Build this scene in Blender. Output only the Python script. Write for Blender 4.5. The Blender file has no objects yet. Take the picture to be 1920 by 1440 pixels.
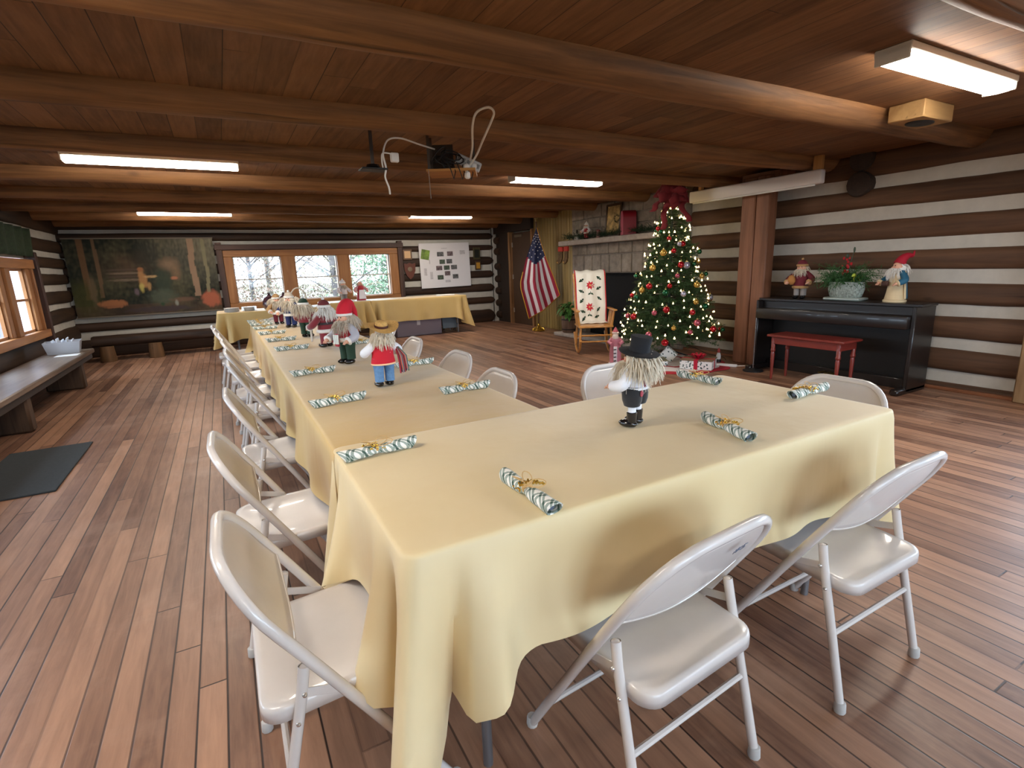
import bpy, bmesh, math, random
from mathutils import Vector, Matrix, noise
random.seed(11)
PI = math.pi
S = bpy.context.scene
COL = S.collection

# ------------------------------------------------------------------ camera
RT = Vector((0.8771, -0.4765, -0.0603)); FW = Vector((0.4662, 0.8560, -0.2236))
def set_camera():
    yaw, pitch, roll = math.radians(28.5728), math.radians(12.92), math.radians(-2.0689)
    f = Vector((math.sin(yaw)*math.cos(pitch), math.cos(yaw)*math.cos(pitch), -math.sin(pitch)))
    r0 = Vector((math.cos(yaw), -math.sin(yaw), 0)); u0 = r0.cross(f)
    r = math.cos(roll)*r0 + math.sin(roll)*u0
    u = -math.sin(roll)*r0 + math.cos(roll)*u0
    cd = bpy.data.cameras.new('camera'); co = bpy.data.objects.new('camera', cd); COL.objects.link(co)
    m = Matrix(((r.x, u.x, -f.x, 0), (r.y, u.y, -f.y, 0), (r.z, u.z, -f.z, 1.30), (0, 0, 0, 1)))
    co.matrix_world = m
    cd.sensor_width = 36; cd.lens = 967.36/1920*36; cd.clip_start = .05; cd.clip_end = 300
    S.camera = co
set_camera()

# ------------------------------------------------------------------ world, daylight, exposure
S.view_settings.view_transform = 'Standard'
S.view_settings.look = 'None'
S.view_settings.gamma = 1
S.view_settings.use_curve_mapping = False
S.view_settings.exposure = 2.1
WORLD_STRENGTH = 4.0
w = bpy.data.worlds.new('sky'); S.world = w; w.use_nodes = True
bg = w.node_tree.nodes['Background']; bg.inputs[0].default_value = (.66, .81, 1.0, 1); bg.inputs[1].default_value = WORLD_STRENGTH
try:
    S.cycles.use_denoising = True
    S.cycles.max_bounces = 10; S.cycles.diffuse_bounces = 5; S.cycles.glossy_bounces = 4
    S.cycles.transparent_max_bounces = 12; S.cycles.sample_clamp_indirect = 6
    S.cycles.caustics_reflective = False; S.cycles.caustics_refractive = False
except Exception:
    pass
def portal(loc, rot, sx, sy):
    l = bpy.data.lights.new('daylight_portal', 'AREA'); l.shape = 'RECTANGLE'; l.size = sx; l.size_y = sy
    l.cycles.is_portal = True
    o = bpy.data.objects.new('daylight_portal', l); o.location = loc; o.rotation_euler = rot; COL.objects.link(o)
FIXTURE_EMIT = 13.5
portal((1.75, 11.34, 1.2), (-PI/2, 0, 0), 3.1, .95)          # far windows
portal((-2.36, 7.6, 1.08), (0, -PI/2, 0), .9, 3.0)           # left windows
portal((-2.36, 3.2, 1.15), (0, -PI/2, 0), 1.1, 3.2)
portal((6.06, .0, 1.42), (0, PI/2, 0), 1.2, 3.2)             # glazed doors on the right
portal((1.9, -2.76, 1.25), (PI/2, 0, 0), 5.0, 1.3)           # windows behind

# ------------------------------------------------------------------ colours and materials
def lin(h):
    h = h.lstrip('#'); out = []
    for i in (0, 2, 4):
        c = int(h[i:i+2], 16)/255
        out.append(c/12.92 if c <= .04045 else ((c+.055)/1.055)**2.4)
    return (*out, 1)
MATS = {}
def newmat(name):
    m = bpy.data.materials.new(name); m.use_nodes = True
    nt = m.node_tree; return m, nt, nt.nodes['Principled BSDF']
def N(nt, t, **kw):
    n = nt.nodes.new(t)
    for k, v in kw.items():
        if k.startswith('i_'): 
            key = k[2:]; key = int(key) if key.isdigit() else key.replace('_', ' ')
            n.inputs[key].default_value = v
        else: setattr(n, k, v)
    return n
def L(nt, a, b): nt.links.new(a, b)
def math_n(nt, op, a, b=None, c=None):
    n = nt.nodes.new('ShaderNodeMath'); n.operation = op
    for i, v in enumerate((a, b, c)):
        if v is None: continue
        if isinstance(v, (int, float)): n.inputs[i].default_value = v
        else: nt.links.new(v, n.inputs[i])
    return n.outputs[0]
def ramp(nt, fac, stops, interp='LINEAR'):
    r = nt.nodes.new('ShaderNodeValToRGB'); r.color_ramp.interpolation = interp
    els = r.color_ramp.elements
    while len(els) < len(stops): els.new(.5)
    for e, (p, c) in zip(els, stops):
        e.position = p; e.color = lin(c) if isinstance(c, str) else c
    nt.links.new(fac, r.inputs[0]); return r.outputs[0]
def mixc(nt, fac, a, b, mode='MIX'):
    n = nt.nodes.new('ShaderNodeMix'); n.data_type = 'RGBA'; n.blend_type = mode
    for sock, v in ((n.inputs[0], fac), (n.inputs[6], a), (n.inputs[7], b)):
        if isinstance(v, (int, float)): sock.default_value = v
        elif isinstance(v, tuple): sock.default_value = v
        elif isinstance(v, str): sock.default_value = lin(v)
        else: nt.links.new(v, sock)
    return n.outputs[2]
def bump(nt, bsdf, h, strength=.3, dist=.01):
    b = nt.nodes.new('ShaderNodeBump'); b.inputs['Strength'].default_value = strength; b.inputs['Distance'].default_value = dist
    nt.links.new(h, b.inputs['Height']); nt.links.new(b.outputs[0], bsdf.inputs['Normal'])
def coords(nt, scale=(1, 1, 1), rot=(0, 0, 0)):
    t = nt.nodes.new('ShaderNodeTexCoord'); mp = nt.nodes.new('ShaderNodeMapping')
    mp.inputs['Scale'].default_value = scale; mp.inputs['Rotation'].default_value = rot
    nt.links.new(t.outputs['Object'], mp.inputs[0]); return mp.outputs[0]
def noise_n(nt, vec, scale=5, detail=4, rough=.55, dist=0):
    n = nt.nodes.new('ShaderNodeTexNoise'); n.inputs['Scale'].default_value = scale; n.inputs['Detail'].default_value = detail
    n.inputs['Roughness'].default_value = rough; n.inputs['Distortion'].default_value = dist
    nt.links.new(vec, n.inputs['Vector']); return n.outputs[0]

def plain(name, col, rough=.6, metal=0, spec=.5, var=0.0, vscale=30, bmp=0.0, bscale=80, sheen=0, coat=0, emit=None, estr=0):
    if name in MATS: return MATS[name]
    m, nt, b = newmat(name)
    c = lin(col); b.inputs['Base Color'].default_value = c; b.inputs['Roughness'].default_value = rough
    b.inputs['Metallic'].default_value = metal; b.inputs['Specular IOR Level'].default_value = spec
    if sheen: b.inputs['Sheen Weight'].default_value = sheen
    if coat: b.inputs['Coat Weight'].default_value = coat
    if var or bmp:
        v = coords(nt)
        if var:
            n = noise_n(nt, v, vscale, 5)
            d = tuple(x*(1-var) for x in c[:3])+(1,); u = tuple(min(1, x*(1+var)) for x in c[:3])+(1,)
            L(nt, ramp(nt, n, [(.3, d), (.7, u)]), b.inputs['Base Color'])
        if bmp: bump(nt, b, noise_n(nt, v, bscale, 4), bmp, .004)
    if emit: b.inputs['Emission Color'].default_value = lin(emit); b.inputs['Emission Strength'].default_value = estr
    MATS[name] = m; return m

def wood(name, dark, light, axis='X', rough=.6, grain=14, stretch=.07, bmp=.25, knots=True, spec=.35):
    """sawn or hewn timber, grain along one axis"""
    if name in MATS: return MATS[name]
    m, nt, b = newmat(name)
    sc = {'X': (stretch, 1, 1), 'Y': (1, stretch, 1), 'Z': (1, 1, stretch)}[axis]
    v = coords(nt, sc)
    n1 = noise_n(nt, v, grain, 6, .6, .6); n2 = noise_n(nt, v, grain*.18, 3, .5)
    n3 = noise_n(nt, coords(nt), 1.3, 3)
    f = math_n(nt, 'ADD', math_n(nt, 'MULTIPLY', n1, .55), math_n(nt, 'ADD', math_n(nt, 'MULTIPLY', n2, .3), math_n(nt, 'MULTIPLY', n3, .25)))
    c = ramp(nt, f, [(.38, dark), (.68, light)])
    sc2 = {'X': (.03, 1, 1), 'Y': (1, .03, 1), 'Z': (1, 1, .03)}[axis]
    ck = ramp(nt, noise_n(nt, coords(nt, sc2), 26, 3, .5, .3), [(.26, (0, 0, 0, 1)), (.36, (1, 1, 1, 1))])
    c = mixc(nt, ck, mixc(nt, .55, c, '#120a06'), c)
    if knots:
        vo = nt.nodes.new('ShaderNodeTexVoronoi'); vo.inputs['Scale'].default_value = 2.6
        L(nt, coords(nt, {'X': (.45, 1, 1), 'Y': (1, .45, 1), 'Z': (1, 1, .45)}[axis]), vo.inputs['Vector'])
        k = ramp(nt, vo.outputs['Distance'], [(.02, (0, 0, 0, 1)), (.075, (1, 1, 1, 1))])
        c = mixc(nt, k, mixc(nt, .6, c, dark), c)
    L(nt, c, b.inputs['Base Color']); b.inputs['Roughness'].default_value = rough; b.inputs['Specular IOR Level'].default_value = spec
    bump(nt, b, math_n(nt, 'ADD', n1, math_n(nt, 'MULTIPLY', ck, .6)), bmp, .008)
    MATS[name] = m; return m

def boards(name, width, length, dark, light, gapcol, along='Y', rough=(.34, .6), gap=.035, knot=False, bstr=.35, spec=.5, worn=None, gapvar=.9, tone=.34):
    """boards laid side by side, each with its own tone, with staggered butt joints"""
    if name in MATS: return MATS[name]
    m, nt, b = newmat(name)
    t = nt.nodes.new('ShaderNodeTexCoord'); sx = nt.nodes.new('ShaderNodeSeparateXYZ'); L(nt, t.outputs['Object'], sx.inputs[0])
    a, c = (sx.outputs[0], sx.outputs[1]) if along == 'Y' else (sx.outputs[1], sx.outputs[0])
    u = math_n(nt, 'DIVIDE', a, width); iu = math_n(nt, 'FLOOR', u); fu = math_n(nt, 'FRACT', u)
    w1 = nt.nodes.new('ShaderNodeTexWhiteNoise'); w1.noise_dimensions = '1D'; L(nt, iu, w1.inputs['W'])
    vv = math_n(nt, 'ADD', math_n(nt, 'DIVIDE', c, length), math_n(nt, 'MULTIPLY', w1.outputs[0], 7.3))
    iv = math_n(nt, 'FLOOR', vv); fv = math_n(nt, 'FRACT', vv)
    cv = nt.nodes.new('ShaderNodeCombineXYZ'); L(nt, iu, cv.inputs[0]); L(nt, iv, cv.inputs[1])
    w2 = nt.nodes.new('ShaderNodeTexWhiteNoise'); w2.noise_dimensions = '2D'; L(nt, cv.outputs[0], w2.inputs['Vector'])
    cg = nt.nodes.new('ShaderNodeCombineXYZ')
    L(nt, math_n(nt, 'ADD', a, math_n(nt, 'MULTIPLY', w2.outputs[0], 31)), cg.inputs[0])
    L(nt, math_n(nt, 'MULTIPLY', c, .09), cg.inputs[1]); L(nt, math_n(nt, 'MULTIPLY', w2.outputs[0], 11), cg.inputs[2])
    g = noise_n(nt, cg.outputs[0], 38, 6, .62, .4); g2 = noise_n(nt, cg.outputs[0], 9, 3, .5, .8)
    big = noise_n(nt, t.outputs['Object'], .9, 4, .6)
    f = math_n(nt, 'ADD', math_n(nt, 'MULTIPLY', w2.outputs[0], tone),
        math_n(nt, 'ADD', math_n(nt, 'MULTIPLY', g, .5), math_n(nt, 'ADD', math_n(nt, 'MULTIPLY', g2, .22), math_n(nt, 'MULTIPLY', big, .22))))
    col = ramp(nt, f, [(.36, dark), (.92, light)])
    if worn:
        wn = ramp(nt, noise_n(nt, t.outputs['Object'], 1.7, 6, .68), [(.52, (0, 0, 0, 1)), (.72, (1, 1, 1, 1))])
        col = mixc(nt, math_n(nt, 'MULTIPLY', wn, .38), col, worn)
    if knot:
        vo = nt.nodes.new('ShaderNodeTexVoronoi'); vo.inputs['Scale'].default_value = 2.2
        mp = nt.nodes.new('ShaderNodeMapping'); mp.inputs['Scale'].default_value = (1, .6, 1) if along == 'Y' else (.6, 1, 1)
        L(nt, t.outputs['Object'], mp.inputs[0]); L(nt, mp.outputs[0], vo.inputs['Vector'])
        k = ramp(nt, vo.outputs['Distance'], [(.035, (0, 0, 0, 1)), (.11, (1, 1, 1, 1))])
        col = mixc(nt, k, mixc(nt, .75, col, gapcol), col)
    e = math_n(nt, 'MINIMUM', fu, math_n(nt, 'SUBTRACT', 1, fu))
    e2 = math_n(nt, 'MULTIPLY', math_n(nt, 'MINIMUM', fv, math_n(nt, 'SUBTRACT', 1, fv)), length/width)
    em = math_n(nt, 'MINIMUM', e, e2)
    gm = ramp(nt, em, [(gap*.35, (0, 0, 0, 1)), (gap, (1, 1, 1, 1))])
    wg = nt.nodes.new('ShaderNodeTexWhiteNoise'); wg.noise_dimensions = '1D'; L(nt, math_n(nt, 'FLOOR', math_n(nt, 'ADD', u, .5)), wg.inputs['W'])
    gm = math_n(nt, 'MAXIMUM', gm, math_n(nt, 'MULTIPLY', math_n(nt, 'MULTIPLY', wg.outputs[0], wg.outputs[0]), gapvar))
    col = mixc(nt, gm, gapcol, col)
    L(nt, col, b.inputs['Base Color'])
    rr = nt.nodes.new('ShaderNodeMapRange'); rr.inputs['To Min'].default_value = rough[0]; rr.inputs['To Max'].default_value = rough[1]
    L(nt, noise_n(nt, t.outputs['Object'], 3.0, 5, .65), rr.inputs[0]); L(nt, rr.outputs[0], b.inputs['Roughness'])
    b.inputs['Specular IOR Level'].default_value = spec
    hgt = math_n(nt, 'ADD', math_n(nt, 'MULTIPLY', gm, 1.0), math_n(nt, 'MULTIPLY', g, .25))
    bump(nt, b, hgt, bstr, .003)
    MATS[name] = m; return m

def glass_mat():
    if 'pane_glass' in MATS: return MATS['pane_glass']
    m = bpy.data.materials.new('pane_glass'); m.use_nodes = True; nt = m.node_tree; nt.nodes.clear()
    o = nt.nodes.new('ShaderNodeOutputMaterial'); mx = nt.nodes.new('ShaderNodeMixShader'); tr = nt.nodes.new('ShaderNodeBsdfTransparent')
    gl = nt.nodes.new('ShaderNodeBsdfGlossy'); gl.inputs['Roughness'].default_value = .02; fr = nt.nodes.new('ShaderNodeFresnel'); fr.inputs[0].default_value = 1.45
    tr.inputs[0].default_value = (.96, .98, .98, 1)
    ge = nt.nodes.new('ShaderNodeNewGeometry'); L(nt, math_n(nt, 'MULTIPLY', math_n(nt, 'MINIMUM', fr.outputs[0], .6), math_n(nt, 'SUBTRACT', 1, ge.outputs['Backfacing'])), mx.inputs[0]); L(nt, tr.outputs[0], mx.inputs[1]); L(nt, gl.outputs[0], mx.inputs[2]); L(nt, mx.outputs[0], o.inputs[0])
    MATS['pane_glass'] = m; return m

# ------------------------------------------------------------------ mesh collecting
class MB:
    def __init__(s): s.v = []; s.f = []; s.m = []; s.cur = 0
    def add(s, vs, fs, M=None):
        o = len(s.v)
        if M is not None: vs = [M @ Vector(p) for p in vs]
        s.v += [tuple(p) for p in vs]; s.f += [tuple(i+o for i in q) for q in fs]; s.m += [s.cur]*len(fs)
    def box(s, c, d, bev=0.0, rot=None, seg=1):
        x, y, z = d[0]/2, d[1]/2, d[2]/2
        M = Matrix.Translation(Vector(c))
        if rot is not None: M = M @ (rot.to_4x4() if isinstance(rot, Matrix) else Matrix.Rotation(rot, 4, 'Z'))
        if bev <= 0:
            vs = [(i, j, k) for k in (-z, z) for j in (-y, y) for i in (-x, x)]
            s.add(vs, [(0, 2, 3, 1), (4, 5, 7, 6), (0, 1, 5, 4), (2, 6, 7, 3), (0, 4, 6, 2), (1, 3, 7, 5)], M); return
        bm = bmesh.new(); bmesh.ops.create_cube(bm, size=1)
        for v in bm.verts: v.co = Vector((v.co.x*2*x, v.co.y*2*y, v.co.z*2*z))
        bmesh.ops.bevel(bm, geom=bm.edges[:], offset=min(bev, .49*min(d)), segments=seg, affect='EDGES', profile=.5)
        bm.verts.index_update(); s.add([v.co.copy() for v in bm.verts], [[v.index for v in f.verts] for f in bm.faces], M); bm.free()
    def tube(s, path, r, n=8, cap=True, flat=None):
        P = [Vector(p) for p in path]; k = len(P)
        R = r if isinstance(r, (list, tuple)) else [r]*k
        t0 = (P[1]-P[0]).normalized(); up = Vector((0, 0, 1)) if abs(t0.z) < .9 else Vector((1, 0, 0))
        a = t0.cross(up).normalized(); vs = []; fs = []
        for i in range(k):
            t = (P[min(i+1, k-1)]-P[max(i-1, 0)])
            t = t.normalized() if t.length > 1e-9 else t0
            a = (a-t*a.dot(t)); a = a.normalized() if a.length > 1e-9 else t.orthogonal().normalized()
            b = t.cross(a)
            for j in range(n):
                q = 2*PI*j/n; ca, sb = math.cos(q)*R[i], math.sin(q)*R[i]
                if flat: sb *= flat
                vs.append(P[i]+a*ca+b*sb)
        for i in range(k-1):
            for j in range(n):
                j2 = (j+1) % n; fs.append((i*n+j, i*n+j2, (i+1)*n+j2, (i+1)*n+j))
        if cap: fs.append(tuple(range(n-1, -1, -1))); fs.append(tuple((k-1)*n+j for j in range(n)))
        s.add(vs, fs)
    def lathe(s, prof, n=20, c=(0, 0, 0), M=None, sx=1, sy=1, cap=True):
        vs = []; fs = []; k = len(prof)
        for r, z in prof:
            for j in range(n):
                q = 2*PI*j/n; vs.append(Vector((c[0]+r*math.cos(q)*sx, c[1]+r*math.sin(q)*sy, c[2]+z)))
        for i in range(k-1):
            for j in range(n):
                j2 = (j+1) % n; fs.append((i*n+j, i*n+j2, (i+1)*n+j2, (i+1)*n+j))
        if cap: fs.append(tuple(range(n-1, -1, -1))); fs.append(tuple((k-1)*n+j for j in range(n)))
        s.add(vs, fs, M)
    def ell(s, c, r, nu=12, nv=8, rot=None, lump=0, seed=0):
        vs = []; fs = []
        if isinstance(r, (int, float)): r = (r, r, r)
        M = Matrix.Translation(Vector(c)) @ (rot.to_4x4() if rot is not None else Matrix())
        for i in range(nv+1):
            ph = PI*i/nv
            for j in range(nu):
                th = 2*PI*j/nu; d = Vector((math.sin(ph)*math.cos(th), math.sin(ph)*math.sin(th), math.cos(ph)))
                k = 1+lump*noise.noise(d*2.3+Vector((seed*3.1, seed, 0))) if lump else 1
                vs.append((d.x*r[0]*k, d.y*r[1]*k, d.z*r[2]*k))
        for i in range(nv):
            for j in range(nu):
                j2 = (j+1) % nu; fs.append((i*nu+j, (i+1)*nu+j, (i+1)*nu+j2, i*nu+j2))
        s.add(vs, fs, M)
    def grid(s, fn, nu, nv):
        o = []; fs = []
        for i in range(nu+1):
            for j in range(nv+1): o.append(fn(i/nu, j/nv))
        for i in range(nu):
            for j in range(nv): a = i*(nv+1)+j; fs.append((a, a+nv+1, a+nv+2, a+1))
        s.add(o, fs)
    def prism(s, pts, th, M):
        """outline in local xy, thickness along local z"""
        n = len(pts); vs = [(x, y, 0) for x, y in pts]+[(x, y, th) for x, y in pts]
        fs = [tuple(range(n-1, -1, -1)), tuple(range(n, 2*n))]+[(i, (i+1) % n, n+(i+1) % n, n+i) for i in range(n)]
        s.add(vs, fs, M)
    def strands(s, roots, th=.0022, n=3):
        """tapered locks; roots = list of point paths"""
        for P in roots:
            k = len(P); s.tube(P, [th*(1-.75*i/(k-1)) for i in range(k)], n, cap=False)
    def build(s, name, mats, parent=None, smooth=True, ang=40, loc=None, rz=0):
        me = bpy.data.meshes.new(name); me.from_pydata(s.v, [], s.f)
        if not isinstance(mats, (list, tuple)): mats = [mats]
        for m in mats: me.materials.append(m)
        if len(mats) > 1: me.polygons.foreach_set('material_index', s.m)
        if smooth:
            me.polygons.foreach_set('use_smooth', [True]*len(me.polygons))
            try: me.set_sharp_from_angle(angle=math.radians(ang))
            except Exception: pass
        me.validate(); me.update()
        o = bpy.data.objects.new(name, me); COL.objects.link(o)
        if parent is not None: o.parent = parent
        if loc is not None: o.location = loc
        if rz: o.rotation_euler.z = rz
        return o

def solid(o, th, offset=0):
    md = o.modifiers.new('thickness', 'SOLIDIFY'); md.thickness = th; md.offset = offset; return o
def empty(name, loc=(0, 0, 0), rz=0):
    o = bpy.data.objects.new(name, None); COL.objects.link(o); o.location = loc; o.rotation_euler.z = rz; o.empty_display_size = .1; return o
def tag(o, label=None, cat=None, group=None, kind=None):
    if label: o['label'] = label
    if cat: o['category'] = cat
    if group: o['group'] = group
    if kind: o['kind'] = kind
    return o
def struct(o, label=None):
    o['kind'] = 'structure'
    if label: o['label'] = label
    return o
def kids(o): return [c for c in KIDS.get(o.name, [])]
def copy_tree(o, parent=None):
    c = o.copy(); COL.objects.link(c)
    if parent is not None: c.parent = parent
    for ch in [x for x in COL.objects if x.parent == o and x is not c]: copy_tree(ch, c)
    return c
def rotX(a): return Matrix.Rotation(a, 3, 'X')
def rotY(a): return Matrix.Rotation(a, 3, 'Y')
def rotZ(a): return Matrix.Rotation(a, 3, 'Z')
def nz(*a): return noise.noise(Vector(a))

# ------------------------------------------------------------------ the room
WX0, WX1, WY0, WY1, CZ = -2.2, 5.9, -2.6, 11.2, 2.28
M_floor = boards('floor_boards', .081, 2.3, '#533427', '#b08468', '#22140d', 'Y', (.30, .58), .05, bstr=.3, spec=.5, worn='#b8957e')
M_ceil = boards('ceiling_boards', .15, 3.1, '#563823', '#9b6f4b', '#24140a', 'Y', (.5, .75), .02, knot=True, bstr=.3, spec=.3, tone=.2)
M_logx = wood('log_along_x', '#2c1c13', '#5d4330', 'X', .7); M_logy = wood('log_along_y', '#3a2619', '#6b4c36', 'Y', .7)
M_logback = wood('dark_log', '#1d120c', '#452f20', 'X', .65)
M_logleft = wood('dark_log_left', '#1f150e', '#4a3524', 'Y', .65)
M_beam = wood('beam_log', '#4c3220', '#986c45', 'X', .6, grain=22, stretch=.05, bmp=.6)
M_chink = plain('chinking', '#bdb7ac', .9, var=.07, vscale=9, bmp=.5, bscale=22)
M_post = wood('post_timber', '#5f3a25', '#936349', 'Z', .55)
M_orange = wood('window_wood', '#7a4a26', '#b07a48', 'Z', .5)
M_orangex = wood('window_wood_x', '#7a4a26', '#b07a48', 'X', .5)
M_orangey = wood('window_wood_y', '#84502c', '#b8804e', 'Y', .5)
M_dtrim = wood('dark_trim', '#30201a', '#5c4034', 'Z', .55)
M_glass = glass_mat()

mb = MB(); mb.box((1.85, 4.3, -.05), (9.0, 14.4, .1)); struct(mb.build('floor', M_floor, smooth=False), 'worn reddish brown plank floor running the length of the hall')
mb = MB(); mb.box((1.85, 4.3, CZ+.05), (9.0, 14.4, .1)); struct(mb.build('ceiling', M_ceil, smooth=False), 'brown plank ceiling between round log beams')

def slab_with_holes(mb, axis, pos, th, u0, u1, z0, z1, holes):
    """vertical slab split into boxes around rectangular holes (u0,u1,z0,z1)"""
    us = sorted({u0, u1, *[h[0] for h in holes], *[h[1] for h in holes]}); zs = sorted({z0, z1, *[h[2] for h in holes], *[h[3] for h in holes]})
    for a, b in zip(us, us[1:]):
        for c, d in zip(zs, zs[1:]):
            um, zm = (a+b)/2, (c+d)/2
            if any(h[0] < um < h[1] and h[2] < zm < h[3] for h in holes): continue
            if axis == 'X': mb.box((um, pos, zm), (b-a, th, d-c))
            else: mb.box((pos, um, zm), (th, b-a, d-c))
def log(mb, axis, face, outward, u0, u1, z0, z1, seed, depth=.2, round_ends=(0, 0)):
    """a hewn log along X or Y whose room side lies on the plane 'face'"""
    hz, zc = (z1-z0)/2, (z0+z1)/2; n = 14; segs = max(3, int((u1-u0)/.16)); vs = []; fs = []
    for i in range(segs+1):
        f_ = i/segs
        if round_ends[1] and segs > 12: f_ = 1-(1-f_)**1.8
        u = u0+(u1-u0)*f_
        k = 1
        for e, w_ in ((0, u-u0), (1, u1-u)):
            if round_ends[e] and w_ < hz: k = min(k, math.sqrt(max(.02, 1-(1-w_/hz)**2)))
        for j in range(n):
            q = 2*PI*j/n; c, s_ = math.cos(q), math.sin(q)
            dx = math.copysign(abs(c)**.55, c); dz = math.copysign(abs(s_)**.75, s_)
            wob = 1+.10*nz(u*1.3+seed*7, seed, dz*.7)+.05*nz(u*4, seed*3, dz)
            o = depth/2*(1+.07*nz(u*1.7, seed*5, dz*2))*dx
            p = face+outward*(depth/2)+o
            z = zc+hz*dz*wob*k+.012*nz(u*.6, seed*9, 1)
            vs.append((u, p, z) if axis == 'X' else (p, u, z))
    for i in range(segs):
        for j in range(n):
            j2 = (j+1) % n; fs.append((i*n+j, i*n+j2, (i+1)*n+j2, (i+1)*n+j))
    fs.append(tuple(range(n-1, -1, -1))); fs.append(tuple(segs*n+j for j in range(n))); mb.add(vs, fs)
def pieces(u0, u1, zc, holes):
    out = [(u0, u1)]
    for h in holes:
        if not h[2] < zc < h[3]: continue
        nx = []
        for a, b in out:
            if h[1] <= a or h[0] >= b: nx.append((a, b)); continue
            if h[0]-a > .05: nx.append((a, h[0]))
            if b-h[1] > .05: nx.append((h[1], b))
        out = nx
    return out
def log_wall(name, axis, face, outward, u0, u1, rows, holes, mat, label, ends=None, skip=None, depth=.2, slab=(.155, .21)):
    mb = MB(); slab_with_holes(mb, axis, face+outward*slab[0], slab[1], u0, u1, -.1, CZ+.1, holes)
    wl = struct(mb.build(name, M_chink, smooth=False), label)
    for i, (a, b) in enumerate(rows):
        for (p, q) in pieces(u0, u1, (a+b)/2, holes+(skip or [])):
            m = MB(); log(m, axis, face, outward, p, q, a, b, i+1+p*.3, depth=depth, round_ends=(0, 1 if ends and abs(q-u1) < .01 else 0))
            m.build('log', mat, wl, ang=60)
    return wl
HB = [(.10, 3.40, .66, 1.76)]
ROWB = [(-.03, .31), (.44, .60), (.72, .91), (1.04, 1.21), (1.34, 1.53), (1.67, 1.80), (1.92, 2.07), (2.13, 2.30)]
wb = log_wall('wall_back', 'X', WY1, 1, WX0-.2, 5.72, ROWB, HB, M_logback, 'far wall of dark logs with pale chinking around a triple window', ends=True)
m = MB(); m.box((5.95, WY1+.155, 1.15), (.5, .21, 2.5)); m.build('chinking', M_chink, wb, smooth=False)
HL = [(1.5, 4.9, .62, 1.66), (6.15, 9.40, .58, 1.62)]
ROWL = [(-.03, .26), (.33, .57), (.67, .88), (.98, 1.17), (1.26, 1.42), (1.51, 1.67), (1.75, 1.93), (2.05, 2.3)]
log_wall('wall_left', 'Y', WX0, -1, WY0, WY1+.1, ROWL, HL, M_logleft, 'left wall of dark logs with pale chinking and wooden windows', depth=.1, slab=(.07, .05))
HR = [(-1.6, 1.55, -.1, 2.02)]
ROWR = [(-.03, .07), (.18, .39), (.48, .70), (.80, 1.0), (1.12, 1.31), (1.42, 1.62), (1.74, 1.94), (2.05, 2.3)]
log_wall('wall_right', 'Y', WX1, 1, WY0, 11.6, ROWR, HR, M_logy, 'right wall of brown hewn logs banded with white chinking', skip=[(5.4, 11.6, -1, 3)])
HN = [(-.6, 1.6, .7, 1.9), (2.1, 4.5, .7, 1.9)]
log_wall('wall_rear', 'X', WY0, -1, WX0-.2, WX1+.2, ROWR, HN, M_logx, 'log wall behind the seated end of the hall')
# log ends showing in the walls
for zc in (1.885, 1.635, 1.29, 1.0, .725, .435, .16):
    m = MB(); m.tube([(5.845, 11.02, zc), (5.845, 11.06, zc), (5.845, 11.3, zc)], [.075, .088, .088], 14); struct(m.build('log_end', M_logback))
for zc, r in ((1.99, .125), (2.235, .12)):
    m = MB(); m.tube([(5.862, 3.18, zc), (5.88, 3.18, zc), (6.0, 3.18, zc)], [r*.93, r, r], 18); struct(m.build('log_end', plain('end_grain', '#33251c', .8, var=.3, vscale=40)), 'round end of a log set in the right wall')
# ceiling beams: half round logs across the hall
BEAMS = [(-1.55, 1.0), (-.3, 1.0), (1.02, 1.0), (2.28, 1.06), (3.54, 1.0), (4.75, 1.0), (6.20, 1.0), (7.46, .97), (8.74, .95), (9.98, 1.0), (11.08, 1.0)]
for bi, (yc, k) in enumerate(BEAMS):
    m = MB(); P = []; R = []
    for i in range(45):
        x = WX0-.05+((5.83 if bi in (6, 7) else 5.98)-WX0)*i/44
        P.append((x, yc+.03*nz(x*.35, bi*3.3, 2), CZ+.012*nz(x*.5, bi*2.1, 5))); R.append(.116*k*(1+.07*nz(x*.8, bi*1.7, 8)+.04*nz(x*2.4, bi, 3)))
    m.tube(P, R, 22)
    struct(m.build('ceiling_beam', M_beam, ang=70), 'round log beam across the plank ceiling')
# inner wall post by the piano
pr = MB(); pr.box((5.69, 4.245, 1.1), (.23, .19, 2.2), .012); pr = struct(pr.build('timber_post', M_post), 'pair of upright reddish timbers beside the black piano')
m = MB(); m.box((5.655, 4.058, 1.1), (.15, .175, 2.2), .012); m.build('timber', M_post, pr)
m = MB(); m.box((5.79, 4.15, 2.2), (.3, .5, .1), .01); m.build('cap_block', M_post, pr)
# skirting at the right wall
m = MB(); m.box((5.885, 3.6, .015), (.05, 3.9, .03), .005); struct(m.build('baseboard_right', wood('skirting', '#6d4026', '#9a6240', 'Y')), 'thin brown strip along the foot of the right wall')

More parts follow.
